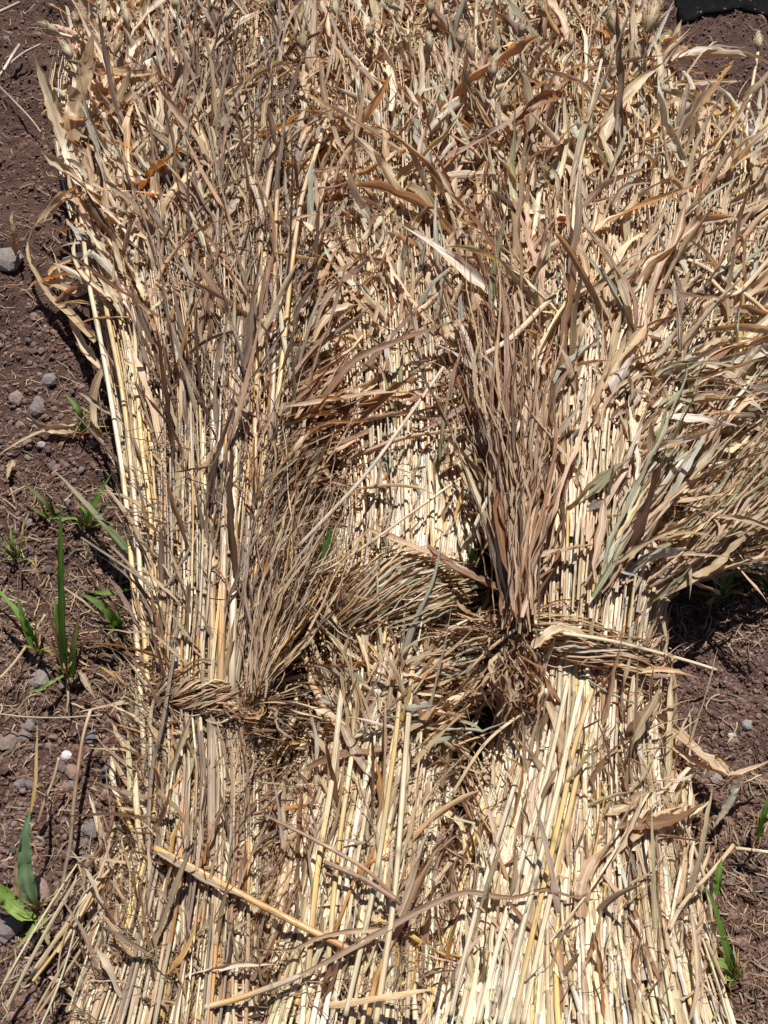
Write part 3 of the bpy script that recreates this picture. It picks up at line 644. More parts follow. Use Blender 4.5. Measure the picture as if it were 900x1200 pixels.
# prominent canes
CANE = [
 ('A',[(248,1000,.13),(248,740,.15),(250,600,.16),(250,475,.17),(251,440,.17),(252,402,.17)],12,[GR,GR,TAN,OR,GR,CR],(.3,.52,.72)),
 ('A',[(258,800,.15),(262,650,.165),(262,560,.165),(262,520,.165),(275,440,.165)],11,[TAN,OR,GR,GR,CR],(.45,)),
 ('A',[(272,800,.15),(274,640,.16),(276,520,.165),(285,300,.17)],10,[GR,CR,GR,TAN],(.4,.7)),
 ('A',[(236,800,.15),(238,700,.155),(240,640,.16),(238,500,.16)],9,[CR,TAN,CR,CR],(.5,)),
 ('A',[(298,560,.16),(300,470,.17),(304,380,.17),(306,280,.17),(320,180,.17)],8,[TAN,OR,YE,TAN,GR],(.3,.6)),
 ('A',[(325,470,.16),(333,400,.17),(340,330,.17),(352,240,.17),(370,180,.16)],7,[CR,YE,OR,TAN,CR],(.35,.6)),
 ('A',[(318,500,.16),(322,400,.165),(322,300,.165),(326,200,.165)],7,[GR,GR,OR,TAN],(.4,.8)),
 ('A',[(170,900,.09),(160,740,.09),(148,590,.10),(132,480,.11),(118,400,.12),(104,330,.12),(98,280,.12)],8,[TAN,CR,YE,CR,CR,TAN],(.3,.55,.8)),
 ('A',[(178,880,.10),(169,740,.11),(158,590,.12),(145,470,.13),(128,380,.13)],8,[TAN,YE,CR,YE,TAN],(.35,.7)),
 ('A',[(186,760,.12),(176,600,.135),(166,520,.14),(160,440,.14),(158,380,.14)],7,[CR,YE,YE,GR],(.4,.7)),
 ('C',[(652,380,.19),(668,330,.195),(673,240,.2),(686,160,.2),(694,118,.2),(705,70,.2)],5.5,[CR,YE,CR,CR,YE,WH],(.3,.55,.78)),
 ('C',[(600,1200,.13),(625,1090,.14),(660,940,.15),(672,880,.15),(690,820,.15)],9,[CR,YE,YE,YE,TAN],(.5,)),
 ('C',[(612,1200,.13),(636,1090,.14),(672,930,.15),(684,870,.15)],9,[CR,CR,YE,YE],(.6,)),
 ('C',[(585,1200,.13),(612,1090,.14),(650,940,.15),(680,810,.15)],10,[WH,CR,CR,CR],(.4,)),
 ('C',[(560,1200,.12),(596,1060,.13),(640,910,.15),(665,800,.15)],9,[CR,WH,CR,CR],(.5,)),
 ('C',[(528,1190,.12),(560,1060,.13),(600,930,.14)],8,[CR,WH,CR],(.5,)),
 ('C',[(630,240,.17),(622,300,.17),(610,340,.17)],9,[CR,CR,TAN],(.4,)),
 ('B',[(440,1200,.13),(462,1050,.14),(474,900,.14),(482,800,.14)],10,[TAN,CR,CR,TAN],(.45,)),
 ('B',[(405,1190,.13),(438,1040,.14),(462,880,.14),(470,790,.14)],9,[CR,CR,YE,CR],(.4,)),
 ('B',[(360,1150,.12),(372,1020,.13),(388,920,.14),(398,830,.14)],10,[TAN,YE,CR,CR],(.45,)),
 ('B',[(385,1120,.12),(396,1000,.13),(410,900,.14)],9,[CR,YE,CR],(.45,)),
 ('B',[(505,560,.14),(508,660,.14)],9,[CR,YE],()), ('B',[(475,560,.14),(478,640,.14)],8,[CR,CR],()),
 ('B',[(432,1190,.13),(440,1150,.13),(452,1120,.13)],9,[OR,OR,TAN],(.8,)),
 ('A',[(180,1200,.11),(190,1130,.12),(205,1060,.12),(210,1020,.12)],9,[OR,OR,TAN,GR],(.6,)),
 ('A',[(215,1200,.12),(214,1060,.125),(207,940,.13)],8,[GR,CR,GR],(.5,)),
 
]
for k,pts,d,cs,nd in CANE:
    b=Batch(); pts=[(x,y,z-(.006 if k=='A' else .002)) for x,y,z in pts]
    e=lambda p,q:(p[0]+(p[0]-q[0])*45/max(abs(p[1]-q[1]),1),p[1]+(45 if p[1]>q[1] else -45),p[2]-.045)
    if pts[0][1]<1150: pts=[e(pts[0],pts[1])]+pts
    if pts[-1][1]>100: pts=pts+[e(pts[-1],pts[-2])]
    pts=[(x,y,z-(.006 if k=='C' and y>700 else .002)) for x,y,z in pts]; cs=[np.array(c)*rng.uniform(.75,1.05) for c in cs]; tube_px(b,pts,d*(.62 if k!='A' else .7),cs,50,.85,nd); part(k,b,'stalk',M_STEM)
# thin bent straws
THIN = [('C',[(610,733,.185),(575,760,.16),(545,790,.13)],3.4,TAN),('C',[(658,758,.155),(672,742,.165),(682,732,.165)],4,CR),('C',[(660,742,.2),(720,752,.17),(790,770,.08),(840,785,.03)],4,CR),
 ('B',[(330,700,.15),(420,645,.17),(470,610,.17),(540,560,.17)],3,TAN),('B',[(350,640,.18),(425,560,.19),(470,500,.19),(520,430,.18)],4,GR),
 ('A',[(130,640,.12),(185,690,.15),(215,655,.16),(240,610,.16)],3,DG),('A',[(95,630,.06),(140,660,.12),(182,690,.16)],3,DG),
 ('C',[(700,670,.17),(760,655,.12),(820,650,.05),(900,655,.03)],7,TAN),('C',[(550,630,.18),(600,520,.19),(640,400,.2)],4,GR),
 ('C',[(905,300,.17),(860,345,.18),(830,325,.19)],5,TAN),('C',[(780,300,.18),(820,310,.18),(880,350,.17),(910,380,.15)],5,TAN),
 ('B',[(320,960,.14),(370,985,.15),(430,1020,.15),(470,1060,.14)],4,BR),('B',[(380,1010,.15),(425,1030,.15),(465,1055,.15)],5,BR),
 ('C',[(530,930,.13),(570,870,.14),(620,830,.14)],3.4,TAN),('C',[(640,1110,.12),(700,1030,.14),(760,930,.12)],2.4,CR),
 ('A',[(205,760,.16),(190,850,.14),(178,905,.115),(172,1000,.105)],4.5,DG),('A',[(196,800,.15),(178,830,.125),(176,900,.11)],4,GR),
 ('C',[(650,345,.2),(600,395,.2),(560,420,.19)],6,TAN),('C',[(540,380,.17),(552,410,.17),(568,495,.17)],5,GR),
 ('C',[(800,1010,.08),(790,1060,.09),(785,1100,.09)],4,CR),('C',[(785,1090,.1),(800,1060,.09),(835,1020,.06),(860,990,.03)],4.5,TAN)]
for k,pts,d,c in THIN:
    b=Batch(); tube_px(b,pts,d,[np.array(c)*.9,c,np.array(c)*1.05],26,.6,(.5,)); part(k,b,'stalk',M_STEM)
# seed heads
def seedhead(k, x, y, z, L, W, ang, c):
    b=Batch(); n=240; t=rng.random(n); a=rng.random(n)*2*math.pi
    K=12; tt=np.linspace(0,1,K); mm=mm_per_px(y); dx,dy=math.sin(ang)*L,-math.cos(ang)*L
    P0=at(x+dx*tt,y+dy*tt,z+.01*np.sin(tt*3)); prof=np.sin(np.clip(tt,.03,1)**.8*math.pi*.97)*W*.5*mm*.75
    tubes(b,P0[None],np.maximum(prof,.0008)[None],np.repeat(np.array(c)[None,None]*.7,K,1),8)
    # bristles
    i=(t*(K-1)).astype(int); base=P0[i]; T=nrm(P0[-1]-P0[0]); S=nrm(np.cross(T,[0,0,1.])); U=np.cross(S,T)
    R=np.maximum(prof[i],.001)[:,None]; d=np.cos(a)[:,None]*S+np.sin(a)[:,None]*U
    ts=np.array([0,.5,1.])[None,:,None]; q=base[:,None,:]+d[:,None,:]*R[:,None]*(.8+.55*ts)+T*ts*.007
    Wd=np.array([.0022,.002,.0003])[None]*np.ones((n,1)); cc=np.array(c)[None,None]*rng.uniform(.6,1.25,(n,1,1))*np.ones((n,3,1))
    ribbons(b,q,Wd,rng.random((n,1))*3*np.ones((1,3)),np.full((n,3),.2),cc); part(k,b,'seed_head',M_FIB)
for a in [('A',70,40,.13,30,13,-1.1,CR),('A',84,70,.13,26,13,-.5,CR),('A',90,30,.12,16,10,-.2,TAN),('A',101,30,.12,28,12,-.4,TAN),('C',553,70,.17,34,13,-.1,TAN),('C',540,55,.16,22,11,0,PT),
          ('C',577,65,.17,24,12,.1,TAN),('C',720,40,.16,36,16,-.15,TAN),('C',757,38,.14,44,24,.3,TAN),('C',888,60,.12,24,10,.05,CR),('C',577,92,.17,24,11,.1,PT),('C',505,18,.15,26,12,0,TAN),('C',610,42,.16,24,11,.2,PT)]:
    seedhead(*a[:3], a[3]+.035, *a[4:])
for x,y in [(150,30),(205,12),(262,25),(318,8),(395,20),(430,45),(470,12),(505,60),(640,20),(668,58),(745,75),(225,60),(355,60),(135,65),(590,130),(800,135),(850,170)]:
    seedhead('A' if x<340 else 'B' if x<490 else 'C', x, y, zs('A',0,100)+rng.uniform(.02,.05), rng.uniform(18,30), rng.uniform(8,12), rng.normal(0,.35), CR if rng.random()<.5 else TAN)
b=Batch(); tube_px(b,[(872,150,.14),(880,110,.13),(888,62,.12)],3.4,[TAN,CR,CR],20); part('C',b,'stalk',M_STEM)
b=Batch(); tube_px(b,[(120,75,.13),(100,50,.13),(70,40,.13)],4,[TAN,OR,CR],20); part('A',b,'stalk',M_STEM)
b=Batch(); tube_px(b,[(110,115,.13),(95,95,.13),(84,70,.13)],4,[TAN,TAN,CR],20); part('A',b,'stalk',M_STEM)

# ------------------------------------------------------------------ ties
def tie(k, left, right, n, bow, thick, palette, zf=.012, tw=2.2):
    b=Batch(); K=26; t=np.linspace(0,1,K); e=(left[0]+(right[0]-left[0])*t, left[1]+(right[1]-left[1])*t-bow*np.sin(t*math.pi))
    for i in range(n):
        ph=rng.random()*2*math.pi; rr=math.sqrt(rng.random())*thick; a=ph+tw*t*math.pi+rng.normal(0,.1,K).cumsum()*.4
        f0=rng.uniform(0,.3)*(i%3==0); f1=1-rng.uniform(0,.35)*(i%3==1); X=e[0][0]+(e[0]-e[0][0])*(f1-f0)+(e[0][-1]-e[0][0])*f0+rng.normal(0,2); Yp=e[1]+rr*np.cos(a)+rng.normal(0,1.)*12*np.sin(t*math.pi*rng.uniform(.5,1.5))
        u=uof(k,X,Yp); zc=zs(k,np.clip(u,-1,1),Yp)
        zc=np.interp(np.arange(K), np.arange(K), zc)
        Z=zc+zf+rr*mm_per_px(700)*.65*np.sin(a)
        P=at(X,Yp,np.maximum(Z,.01))[None]; c=pal(palette,1)[0]
        if rng.random()<.55:
            tubes(b,P,np.full((1,K),rng.uniform(.0008,.0019)),np.repeat(c[None,None],K,1),5)
        else:
            ribbons(b,P,np.full((1,K),rng.uniform(.002,.006)),(rng.normal(0,.5)+rng.normal(0,1)*t)[None],np.full((1,K),.25),np.repeat(c[None,None],K,1))
    return part(k,b,'straw_tie')
PAL['tieA']=dict(tan=4,cream=2,brown=2,orange=.8,grey=2); PAL['tieB']=dict(tan=5,cream=5,sage=2,brown=.8,greenish=.6,white=1.5); PAL['tieC']=dict(tan=4,sage=2,pinktan=3,cream=2,brown=1.5)
ta=tie('A',(172,810),(298,834),80,10,13,'tieA',.024); tb=tie('B',(386,712),(572,700),190,20,36,'tieB',.022,.9); tc_=tie('C',(600,728),(784,800),90,8,24,'tieC',.016,1.0)
def knot(k, x, y, z, r, palette, par):
    b=Batch(); n=46; K=12; t=np.linspace(0,1,K)
    for i in range(n):
        a0=rng.random()*6.28; span=rng.uniform(2,4.5); rr=r*rng.uniform(.5,1.1); til=rng.normal(0,.8)
        a=a0+span*t; cx=rng.normal(0,r*.6); cy=rng.normal(0,r*.5); rr=rr*np.linspace(rng.uniform(.5,1),rng.uniform(.8,2.),K); X=x+cx+rr*np.cos(a); Yp=y+cy+rr*np.sin(a)*.7; Z=z+rr*.0012*np.sin(a+til)+rng.uniform(-.008,.012)
        ribbons(b,at(X,Yp,Z)[None],np.full((1,K),rng.uniform(.0015,.004)),(rng.normal(0,.6)+rng.normal(0,1)*t)[None],np.full((1,K),.2),np.repeat(pal(palette,1)[None],K,1))
    o=b.build('knot',M_LEAF); o.parent=par; o.matrix_parent_inverse=par.matrix_world.inverted() if False else Matrix.Identity(4)
    o.matrix_parent_inverse = Matrix.Identity(4); return o
def knot_child(k,x,y,z,r,p,par):
    o=knot(k,x,y,z,r,p,par); bpy.context.view_layer.update(); o.matrix_parent_inverse = par.matrix_world.inverted()
bpy.context.view_layer.update()
knot_child('A',294,826,.125,13,'tieA',ta); knot_child('B',592,735,.15,13,'tuft',tb); knot_child('C',772,775,.09,8,'tieC',tc_)

# ------------------------------------------------------------------ build sheaf parts from the collected items
def grid_same(lst): 
    d={}
    for it in lst: d.setdefault(len(it[0]),[]).append(it)
    return d.values()
def stalk_batch(lst):
    b=Batch()
    for g in grid_same(lst): tubes(b,np.array([i[0] for i in g]),np.array([i[1] for i in g]),np.array([i[2] for i in g]),7,np.array([i[3] for i in g]))
    return b
def leaf_batch(lst):
    b=Batch()
    for g in grid_same(lst): ribbons(b,*[np.array([i[j] for i in g]) for j in range(5)])
    return b
for k in 'ABC':
    nk = sum(1 for c in roots[k].children if c.name.startswith('stalk')); nl = sum(1 for c in roots[k].children if c.name.startswith('leaf'))
    st=sorted(items[k]['stalk'],key=lambda i:-i[-1]); m=100-nk
    for it in st[:m]: child(roots[k], stalk_batch([it]), 'stalk', M_STEM)
    tag(child(roots[k], stalk_batch(st[m:]), 'inner_stalks', M_STEM), kind='stuff')
    lf=sorted(items[k]['leaf'],key=lambda i:-i[-1]); m=100-nl
    for it in lf[:m]: child(roots[k], leaf_batch([it]), 'leaf', M_LEAF)
    tag(child(roots[k], leaf_batch(lf[m:]), 'small_leaves', M_LEAF), kind='stuff')
    if items[k]['fibre']: tag(child(roots[k], leaf_batch(items[k]['fibre']), 'loose_fibres', M_FIB), kind='stuff')

# ------------------------------------------------------------------ loose things lying on the sheaves and the soil
def loose(name, label, cat, parts, group=None):
    x,y,z = parts[0][2][0][:3]; r = tag(empty(name, at(x,y,z)), label, cat, group)
    if len(parts)==1:
        scene.collection.objects  # one mesh: the thing itself
        kind,pn,pts,wd,cs,ex = parts[0]; b=Batch(); (tube_px(b,pts,wd,cs,30,.85,ex) if kind=='t' else strip_px(b,pts,wd,cs[0],26,*ex,c2=cs[-1]))
        bpy.data.objects.remove(r); o=b.build(name, M_STEM if kind=='t' else M_LEAF); return tag(o,label,cat,group)
    for kind,pn,pts,wd,cs,ex in parts:
        b=Batch(); (tube_px(b,pts,wd,cs,40,.85,ex) if kind=='t' else strip_px(b,pts,wd,cs[0],30,*ex,c2=cs[-1]))
        child(r,b,pn,M_STEM if kind=='t' else M_LEAF)
    return r
loose('broken_cane','short broken orange cane with a grey sheath lying across the lower straw ends','cane',[
  ('t','stem',[(182,994,0.130),(235,1022,0.130),(290,1052,0.130),(350,1083,0.130),(418,1117,0.125)],7,[OR,OR,OR,OR,OR,RU],(.44,)),
  ('s','sheath',[(185,999,0.136),(205,1012,0.139),(240,1032,0.139),(270,1046,0.138),(289,1053,0.136)],8,[GR,GR],(.1,.1,.35)),
  ('s','leaf',[(200,1008,0.130),(188,1010,0.130),(178,1005,0.125),(183,1000,0.125)],5,[BR,BR],(.2,.9,.3))])
loose('cane_with_leaf','grey tan cane trailing a long dark wavy leaf over the lower straw ends','cane',[
  ('t','stem',[(238,1181,0.120),(280,1170,0.125),(330,1152,0.130),(352,1143,0.130)],6,[TAN,OR,GR,GR],(.7,)),
  ('s','leaf',[(350,1144,0.132),(400,1118,0.135),(455,1088,0.135),(500,1063,0.135),(545,1046,0.135),(575,1050,0.135),(605,1052,0.135),(635,1042,0.140),(660,1048,0.140),(675,1052,0.140),(695,1045,0.140),(720,1044,0.135)],6.5,[GR,BR],(.15,1.1,.35)),
  ('s','leaf',[(460,1086,0.133),(430,1090,0.135),(400,1092,0.135),(370,1100,0.135),(340,1112,0.130),(300,1112,0.125),(285,1106,0.125)],5,[TAN,GR],(.2,.7,.3)),
  ('s','leaf',[(596,1058,0.135),(610,1075,0.130),(628,1093,0.125),(650,1110,0.120),(690,1118,0.110)],6,[BR,TAN],(.3,.7,.3))])
loose('dry_leaf_strip','split pale dry leaf strip arching over the bare soil beside the right sheaf','dry leaf',[
  ('s','blade',[(752,838,.07),(775,848,.05),(800,868,.04),(830,893,.045),(856,909,.05),(880,902,.05),(905,890,.05)],17,[TAN,PT],(.2,.3,.3)),
  ('s','blade',[(760,852,.06),(790,878,.035),(820,897,.035),(856,911,.045)],8,[CR,CR],(.1,.6,.3)),
  ('s','blade',[(862,912,.05),(858,930,.035),(848,950,.02),(835,972,.01)],10,[SG,GR],(.1,.1,.2)),
  ('s','blade',[(856,905,.05),(845,888,.045),(835,890,.04),(828,900,.03)],7,[TAN,OR],(.5,.9,.3))])
loose('dead_stem','long grey brown dead stem lying on the pebbles beside the left sheaf','stem',[('t','stem',[(106,832,.03),(98,860,.03),(92,895,.03),(86,945,.03),(82,990,.025),(76,1020,.02),(70,1060,.012)],4.2,[TAN,BR,BR,DG,DG,GR],(.35,.6))])
loose('dead_stem','short tan dead stem leaning on the soil left of the white quartz stone','stem',[('t','stem',[(69,888,.05),(62,915,.035),(52,940,.02),(44,965,.008)],3.5,[TAN,TAN,BR],())])
loose('straw_piece','pale grey straw lying on bare soil at the top left border','straw',[('t','stem',[(-5,16,.01),(10,9,.012),(23,3,.014)],4,[GR,DG],())])
loose('straw_piece','thin grey straw pointing away from the left sheaf near the tall curled leaf','straw',[('t','stem',[(48,52,.012),(28,62,.012),(8,78,.01),(-6,95,.01)],3,[DG,GR],())])
loose('straw_piece','short blurred grey straw crossing the thin one at the left border','straw',[('t','stem',[(23,52,.02),(14,66,.016),(4,83,.012)],4,[DG,GR],())])
loose('straw_piece','long thin pale root fibre slanting over the soil towards the left sheaf','straw',[('t','stem',[(-4,98,.008),(14,116,.008),(35,138,.008),(48,155,.008)],2.2,[DG,GR],())])
loose('straw_piece','flat grey straw lying level on the soil below the big upright weed','straw',[('t','stem',[(-5,836,.012),(30,840,.012),(70,841,.012),(120,838,.012)],1.8,[GR,GR],())])
loose('straw_piece','pale straw slanting down beside the flat grey stone under the weed','straw',[('t','stem',[(53,720,.02),(35,750,.016),(18,775,.012),(0,795,.01)],3.4,[GR,TAN],())])
loose('straw_piece','short pale leaf stub pointing at the upper end of the long dead stem','straw',[('s','leaf',[(93,787,.03),(104,805,.02),(113,820,.01)],7,[GR,GR],(.1,.2,.2))])
loose('straw_piece','white straw stub standing out of the litter beside the lower right weed','straw',[('t','stem',[(812,983,.05),(807,1020,.04),(800,1070,.03)],6,[CR,WH],())])
loose('straw_piece','thin straw lying level on the soil right of the lower right weed tip','straw',[('t','stem',[(862,994,.01),(880,996,.01),(903,999,.01)],4,[TAN,WH],())])
loose('straw_piece','short tan straw lying on soil below the pale leaf strip','straw',[('t','stem',[(774,900,.02),(785,912,.015),(793,920,.01)],4,[CR,CR],())])
loose('dry_leaf','crumpled tan dry leaf spread on the pebbly soil beside a small weed','dry leaf',[('s','leaf',[(90,505,.02),(68,503,.022),(50,500,.02),(35,488,.014),(20,478,.008)],11,[TAN,CR],(.2,.6,.3))])
loose('dry_leaf','narrow tan dry leaf stretching from the small weed to the left border','dry leaf',[('s','leaf',[(88,497,.03),(65,500,.02),(40,508,.014),(15,522,.008),(-5,535,.006)],6,[CR,TAN],(.2,.6,.3))])
loose('dry_leaf','small pale dry leaf flake alone on the soil above the weeds','dry leaf',[('s','leaf',[(16,540,.012),(12,550,.012),(8,562,.008)],8,[TAN,TAN],(.1,.2,.2))])
loose('dry_leaf','folded tan dry leaf standing on the soil at the left border above the grey rock','dry leaf',[('s','leaf',[(20,300,.01),(18,270,.06),(15,250,.08),(20,248,.07)],9,[OR,CR],(.2,.9,.4))])

# litter
n=1500
def litter(n, rows, palette, length=(.006,.045), width=(.0006,.0024), name='straw_litter', label='', zup=.006):
    x,y = quad(n, rows); K=6; P=np.zeros((n,K,3)); P[:,0]=at(x,y,0); th=rng.random(n)*6.28; L_=rng.uniform(*length,n); k_=rng.normal(0,.5,n)
    for i in range(1,K):
        P[:,i,0]=P[:,i-1,0]+np.cos(th)*L_/(K-1); P[:,i,1]=P[:,i-1,1]+np.sin(th)*L_/(K-1); th=th+k_/(K-1)+rng.normal(0,.07,n)
    P[...,2]=ground_h(P[...,0],P[...,1])+.002+rng.uniform(0,zup,n)[:,None]
    W=rng.uniform(*width,(n,1))*np.ones((n,K)); W[:,-1]*=.3; b=Batch(); C=np.repeat(pal(palette,n)[:,None],K,1)
    T,S,U=frames(P); V=np.stack([P-S*W[...,None]/2,P+U*W[...,None]*.2,P+S*W[...,None]/2],2); b.grid(V,C,False,seglen(P)); return b
b1=litter(500,[(-20,-20,110),(330,-20,120)],'litter'); 
for rows,nn,pl in [([(560,-20,150),(850,-20,160)],1100,'litter'),([(850,0,170),(1220,0,150)],700,'litter'),([(620,770,920),(760,770,920)],500,'litter'),([(760,770,920),(900,780,920)],50,'litter'),([(900,770,920),(1230,820,920)],900,'litter'),([(-20,600,920),(120,600,920)],300,'litter'),([(330,-20,130),(560,-20,150)],200,'litter')]:
    q=litter(nn,rows,pl); o_=b1.n
    b1.v+=q.v; b1.f+=[f+o_ for f in q.f]; b1.c+=q.c; b1.uv+=q.uv; b1.n+=q.n
tag(b1.build('straw_litter',M_FIB),'fine bits of chopped straw and roots scattered over the soil','straw litter',kind='stuff')

# ------------------------------------------------------------------ green weeds
G1,G2,G3,G4,RD=(.11,.21,.03),(.17,.29,.045),(.27,.36,.10),(.21,.32,.17),(.15,.06,.035)
def weed(label, blades, group='green weeds growing in the soil'):
    x,y,z=blades[0][0][0]; r=tag(empty('weed',at(x,y,z)),label,'weed',group)
    for pts,wd,c,c2 in blades:
        b=Batch(); dry = (c in (TAN,CR,BR,GR)); strip_px(b,pts,wd,c,22,rng.uniform(-.3,.3),rng.uniform(-.2,.6),.22,c2=c2,ruf=.03,wstart=.45); child(r,b,'blade',M_LEAF if dry else M_GREEN)
    bx,by,_=blades[0][0][0]
    for i in range(7):
        a=rng.normal(0,.9); L=rng.uniform(14,38); h=rng.uniform(.008,.05); b=Batch(); dry=rng.random()<.5
        q=[(bx+rng.normal(0,3),by+rng.normal(0,2),0),(bx+math.sin(a)*L*.5,by-math.cos(a)*L*.5,h),(bx+math.sin(a*1.3)*L,by-math.cos(a*1.3)*L,h*.8)]
        strip_px(b,q,rng.uniform(1.5,3.5),(BR if dry else G1),14,rng.uniform(-.5,.5),rng.uniform(-.5,.9),.2,c2=(TAN if dry else YE),ruf=.05); child(r,b,'blade',M_LEAF if dry else M_GREEN)
    return r
weed('tallest green weed with one long upright blade on the soil beside the left sheaf',[
 ([(78,792,.0),(75,745,.07),(73,700,.13),(72,650,.19),(71,590,.25)],10,G1,G2),([(77,790,.0),(72,750,.06),(66,720,.09),(64,700,.10)],9,G2,G2),
 ([(84,795,.0),(87,760,.05),(91,735,.07),(94,712,.08)],9,G1,RD),([(82,795,0),(70,760,.04),(58,720,.06),(50,690,.07)],4,RD,RD),([(85,795,0),(98,755,.04),(110,730,.05)],4,BR,RD),
 ([(75,792,0),(60,800,.02),(48,808,.015),(30,812,.01)],6,G3,G2),([(80,795,.0),(66,765,.03),(52,745,.04),(30,735,.03)],4,RD,BR),([(86,797,0),(90,770,.03),(86,750,.04)],4,RD,G1),([(78,792,0),(80,820,.01),(74,845,.005)],3,GR,GR)])
weed('small green weed with two broad pointed blades at the left border',[
 ([(45,765,.0),(34,745,.03),(22,722,.05),(0,695,.06),(-12,680,.06)],9,G2,G2),([(44,762,.0),(34,738,.04),(26,718,.06),(20,696,.07)],11,G1,G2),([(45,765,0),(28,742,.02),(8,720,.02),(-8,712,.02)],4,RD,RD),([(46,765,0),(42,740,.03),(46,715,.04)],4,RD,G1)])
weed('green weed leaning towards the left sheaf with an arching thin blade',[
 ([(143,742,.0),(132,724,.05),(118,708,.07),(92,694,.08)],9,G1,G2),([(140,738,.0),(120,722,.05),(98,705,.07),(68,684,.08)],4,GN,CR),([(146,745,.0),(134,715,.05),(122,690,.06),(105,670,.05)],4,BR,RD),
 ([(146,742,0),(130,732,.03),(112,728,.03),(98,724,.02)],5,G1,RD),([(110,693,.07),(130,694,.07),(156,690,.08)],6,G2,G3),([(145,742,0),(140,728,.04),(136,715,.05),(128,712,.04)],5,G2,G1)])
weed('spreading low green weed with a blade pointing up towards the left sheaf',[
 ([(104,618,.0),(108,598,.03),(118,578,.05),(132,553,.07)],8,G2,G1),([(104,616,0),(90,607,.02),(72,606,.02),(55,608,.02)],5,G3,G2),([(104,618,0),(100,600,.02),(90,590,.02)],5,G1,G2),([(66,608,.0),(54,590,.03),(38,575,.04),(15,555,.04)],5,G1,RD),
 ([(66,606,0),(58,585,.03),(50,570,.04)],4,RD,BR),([(60,607,0),(45,600,.02),(28,588,.02)],4,G2,RD),([(108,618,0),(122,612,.02),(135,615,.02)],4,G2,G3),([(104,618,0),(118,596,.02),(144,595,.03)],4,G3,GN),([(55,610,0),(48,590,.03),(40,585,.03)],3,G2,G2)])
weed('long half dry blade of grass leaning onto the edge of the left sheaf',[
 ([(154,652,.08),(140,634,.08),(122,615,.075),(100,590,.07),(80,568,.06),(62,550,.05)],8,(.07,.15,.04),GR),([(154,660,.07),(135,632,.06),(110,600,.05),(85,572,.05)],6,TAN,TAN)])
weed('little weed with a folded green tip beside the squarish stone',[
 ([(98,510,.0),(96,492,.03),(90,478,.05),(76,461,.05)],7,G1,G2),([(99,508,0),(97,490,.03),(92,480,.04)],5,G2,RD),([(98,510,0),(82,498,.02),(76,482,.03)],3,BR,RD)])
weed('rounded bluish green leaf growing in the shade of the left sheaf edge',[
 ([(112,490,.0),(114,482,.03),(122,478,.035),(132,480,.03)],9,G4,G4),([(112,492,0),(115,500,.01),(120,508,.01)],4,G1,G1)])
weed('tuft of red tipped grass at the left border above the two broad blades',[
 ([(18,655,.0),(10,640,.02),(-6,618,.03)],6,G1,G1),([(20,655,0),(14,635,.03),(12,615,.04)],5,G1,G3),([(22,655,0),(26,630,.03),(28,608,.04)],5,G1,OR),([(20,655,0),(10,625,.03),(6,590,.05)],3,RD,RD),([(22,655,0),(24,670,0),(24,690,0)],3,RD,RD),([(18,655,0),(5,645,.01),(-8,642,.01)],4,G2,RD)])
weed('large green leaf with a long dry tip beside the splayed straw ends',[
 ([(44,1068,.0),(36,1050,.03),(30,1015,.06),(31,975,.09),(36,948,.10)],17,G4,G4),([(36,952,.10),(41,920,.11),(43,880,.115),(44,845,.12)],4,YE,TAN),([(46,1072,.0),(30,1050,.03),(20,1030,.05),(24,1000,.07)],13,BR,TAN),
 ([(44,1070,0),(28,1068,.02),(10,1055,.03),(-12,1030,.05)],20,G3,G2),([(46,1075,0),(36,1092,.01),(18,1112,.01)],6,G3,G3),([(46,1072,0),(52,1092,.01),(58,1110,.01)],11,GN,GN),([(42,1070,0),(28,1058,.01),(12,1050,.01),(-8,1038,.01)],4,(.1,.1,.03),G1),([(48,1072,0),(56,1085,.01),(50,1098,.01)],9,G3,BR)])
weed('bright green weed with a long pointed blade beside the foot of the right sheaf',[
 ([(864,1146,.0),(856,1126,.03),(846,1095,.05),(836,1060,.07),(824,1036,.08)],9,G1,G2),([(862,1144,.0),(850,1130,.03),(835,1128,.04),(815,1134,.03),(797,1136,.03)],10,G3,G3),([(862,1144,0),(845,1145,.02),(828,1156,.01)],10,G3,G3),
 ([(860,1142,0),(848,1122,.02),(834,1100,.03)],5,YE,OR),([(868,1146,0),(858,1120,.03),(846,1090,.04),(838,1050,.05)],3,RD,BR),([(840,1048,.05),(842,1025,.06),(846,1005,.06)],9,G1,G2),([(866,1150,0),(878,1148,.01),(890,1152,.01)],3,BR,BR)])
weed('narrow green blade at the right border below the loose leaf strip',[
 ([(888,980,.0),(893,960,.03),(900,940,.05),(906,915,.06)],7,G1,G2),([(888,980,0),(884,990,.005),(878,985,.01)],3,RD,RD)])
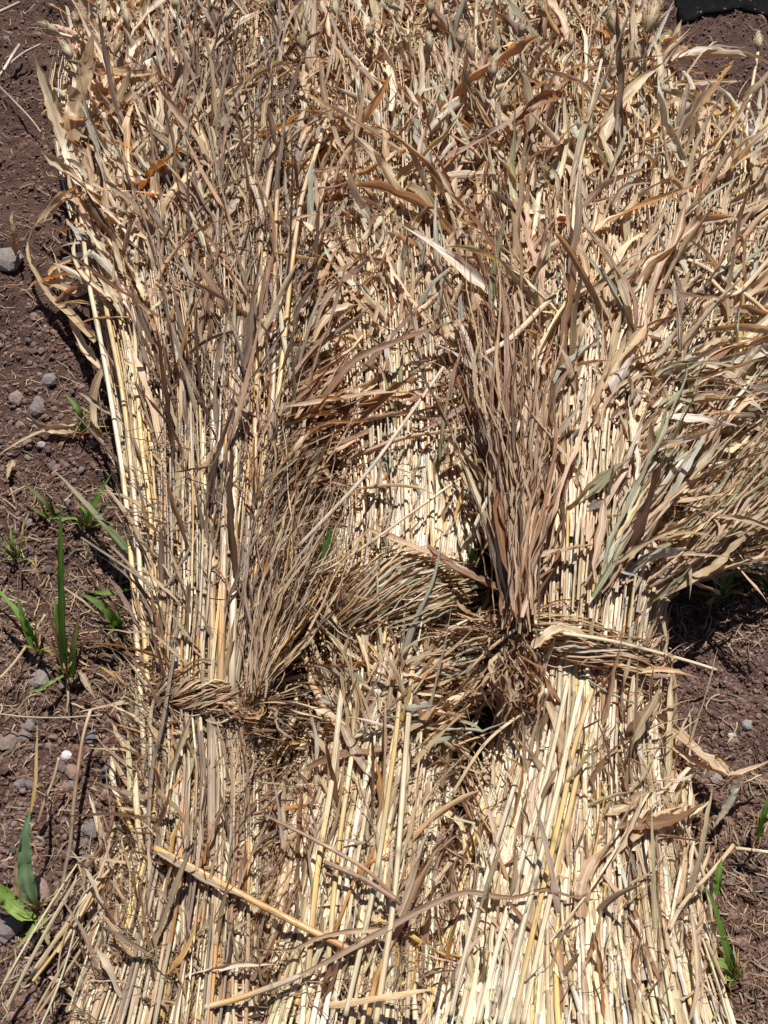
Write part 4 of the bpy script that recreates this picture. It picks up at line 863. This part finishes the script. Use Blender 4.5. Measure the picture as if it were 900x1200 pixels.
weed('low green grass tuft under the fanned leaves of the right sheaf',[
 ([(846,700,.0),(848,680,.03),(850,660,.05),(846,640,.06)],6,G2,G3),([(846,700,0),(856,680,.03),(868,662,.04),(884,650,.04)],5,G2,G1),([(846,700,0),(838,685,.02),(836,655,.04)],3,GN,G1),([(846,702,0),(830,696,.01),(806,694,.01)],4,G2,G2),([(846,702,0),(835,705,.01),(826,706,.01)],7,G1,G3),([(848,700,0),(852,672,.03),(856,650,.04)],5,G3,G2),([(850,700,0),(858,692,.02),(872,690,.02)],3,G1,RD)])
weed('broad dark green blades at the right border beside the fanned leaves',[
 ([(902,690,.0),(900,670,.03),(897,640,.06),(899,600,.08)],12,G1,G1),([(904,690,0),(890,672,.03),(880,650,.04),(870,620,.05)],6,G1,G2),([(904,692,0),(885,690,.02),(868,705,.01)],5,G1,RD)])

# ------------------------------------------------------------------ shadow on the soil beyond the right sheaf, drawn as a black sheet
def shadow_patch():
    m, nt = mat_new('shadow_sheet'); bs = mknode(nt,'ShaderNodeBsdfPrincipled'); n=mknode(nt,'ShaderNodeTexNoise'); n.inputs['Scale'].default_value=14
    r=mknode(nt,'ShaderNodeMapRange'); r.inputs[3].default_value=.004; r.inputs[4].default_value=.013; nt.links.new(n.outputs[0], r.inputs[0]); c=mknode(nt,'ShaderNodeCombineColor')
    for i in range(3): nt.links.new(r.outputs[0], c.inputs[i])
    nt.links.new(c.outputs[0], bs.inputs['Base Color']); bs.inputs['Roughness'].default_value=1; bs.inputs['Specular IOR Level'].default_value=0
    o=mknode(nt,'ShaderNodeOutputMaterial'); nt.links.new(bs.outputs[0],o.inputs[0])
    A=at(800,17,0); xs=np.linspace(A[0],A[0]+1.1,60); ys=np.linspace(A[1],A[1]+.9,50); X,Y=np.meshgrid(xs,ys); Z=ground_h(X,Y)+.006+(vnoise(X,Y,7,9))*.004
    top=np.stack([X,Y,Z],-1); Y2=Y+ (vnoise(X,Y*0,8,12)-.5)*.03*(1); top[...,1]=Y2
    b=Batch(); b.grid(top[None],np.ones((1,50,3)),False,np.zeros((1,50))); o=b.build('shadow_sheet',m); md=o.modifiers.new('thick','SOLIDIFY'); md.thickness=.004
    tag(o,'corner of a shadow on the soil, drawn as a black sheet beyond the right sheaf','shadow sheet')
shadow_patch()
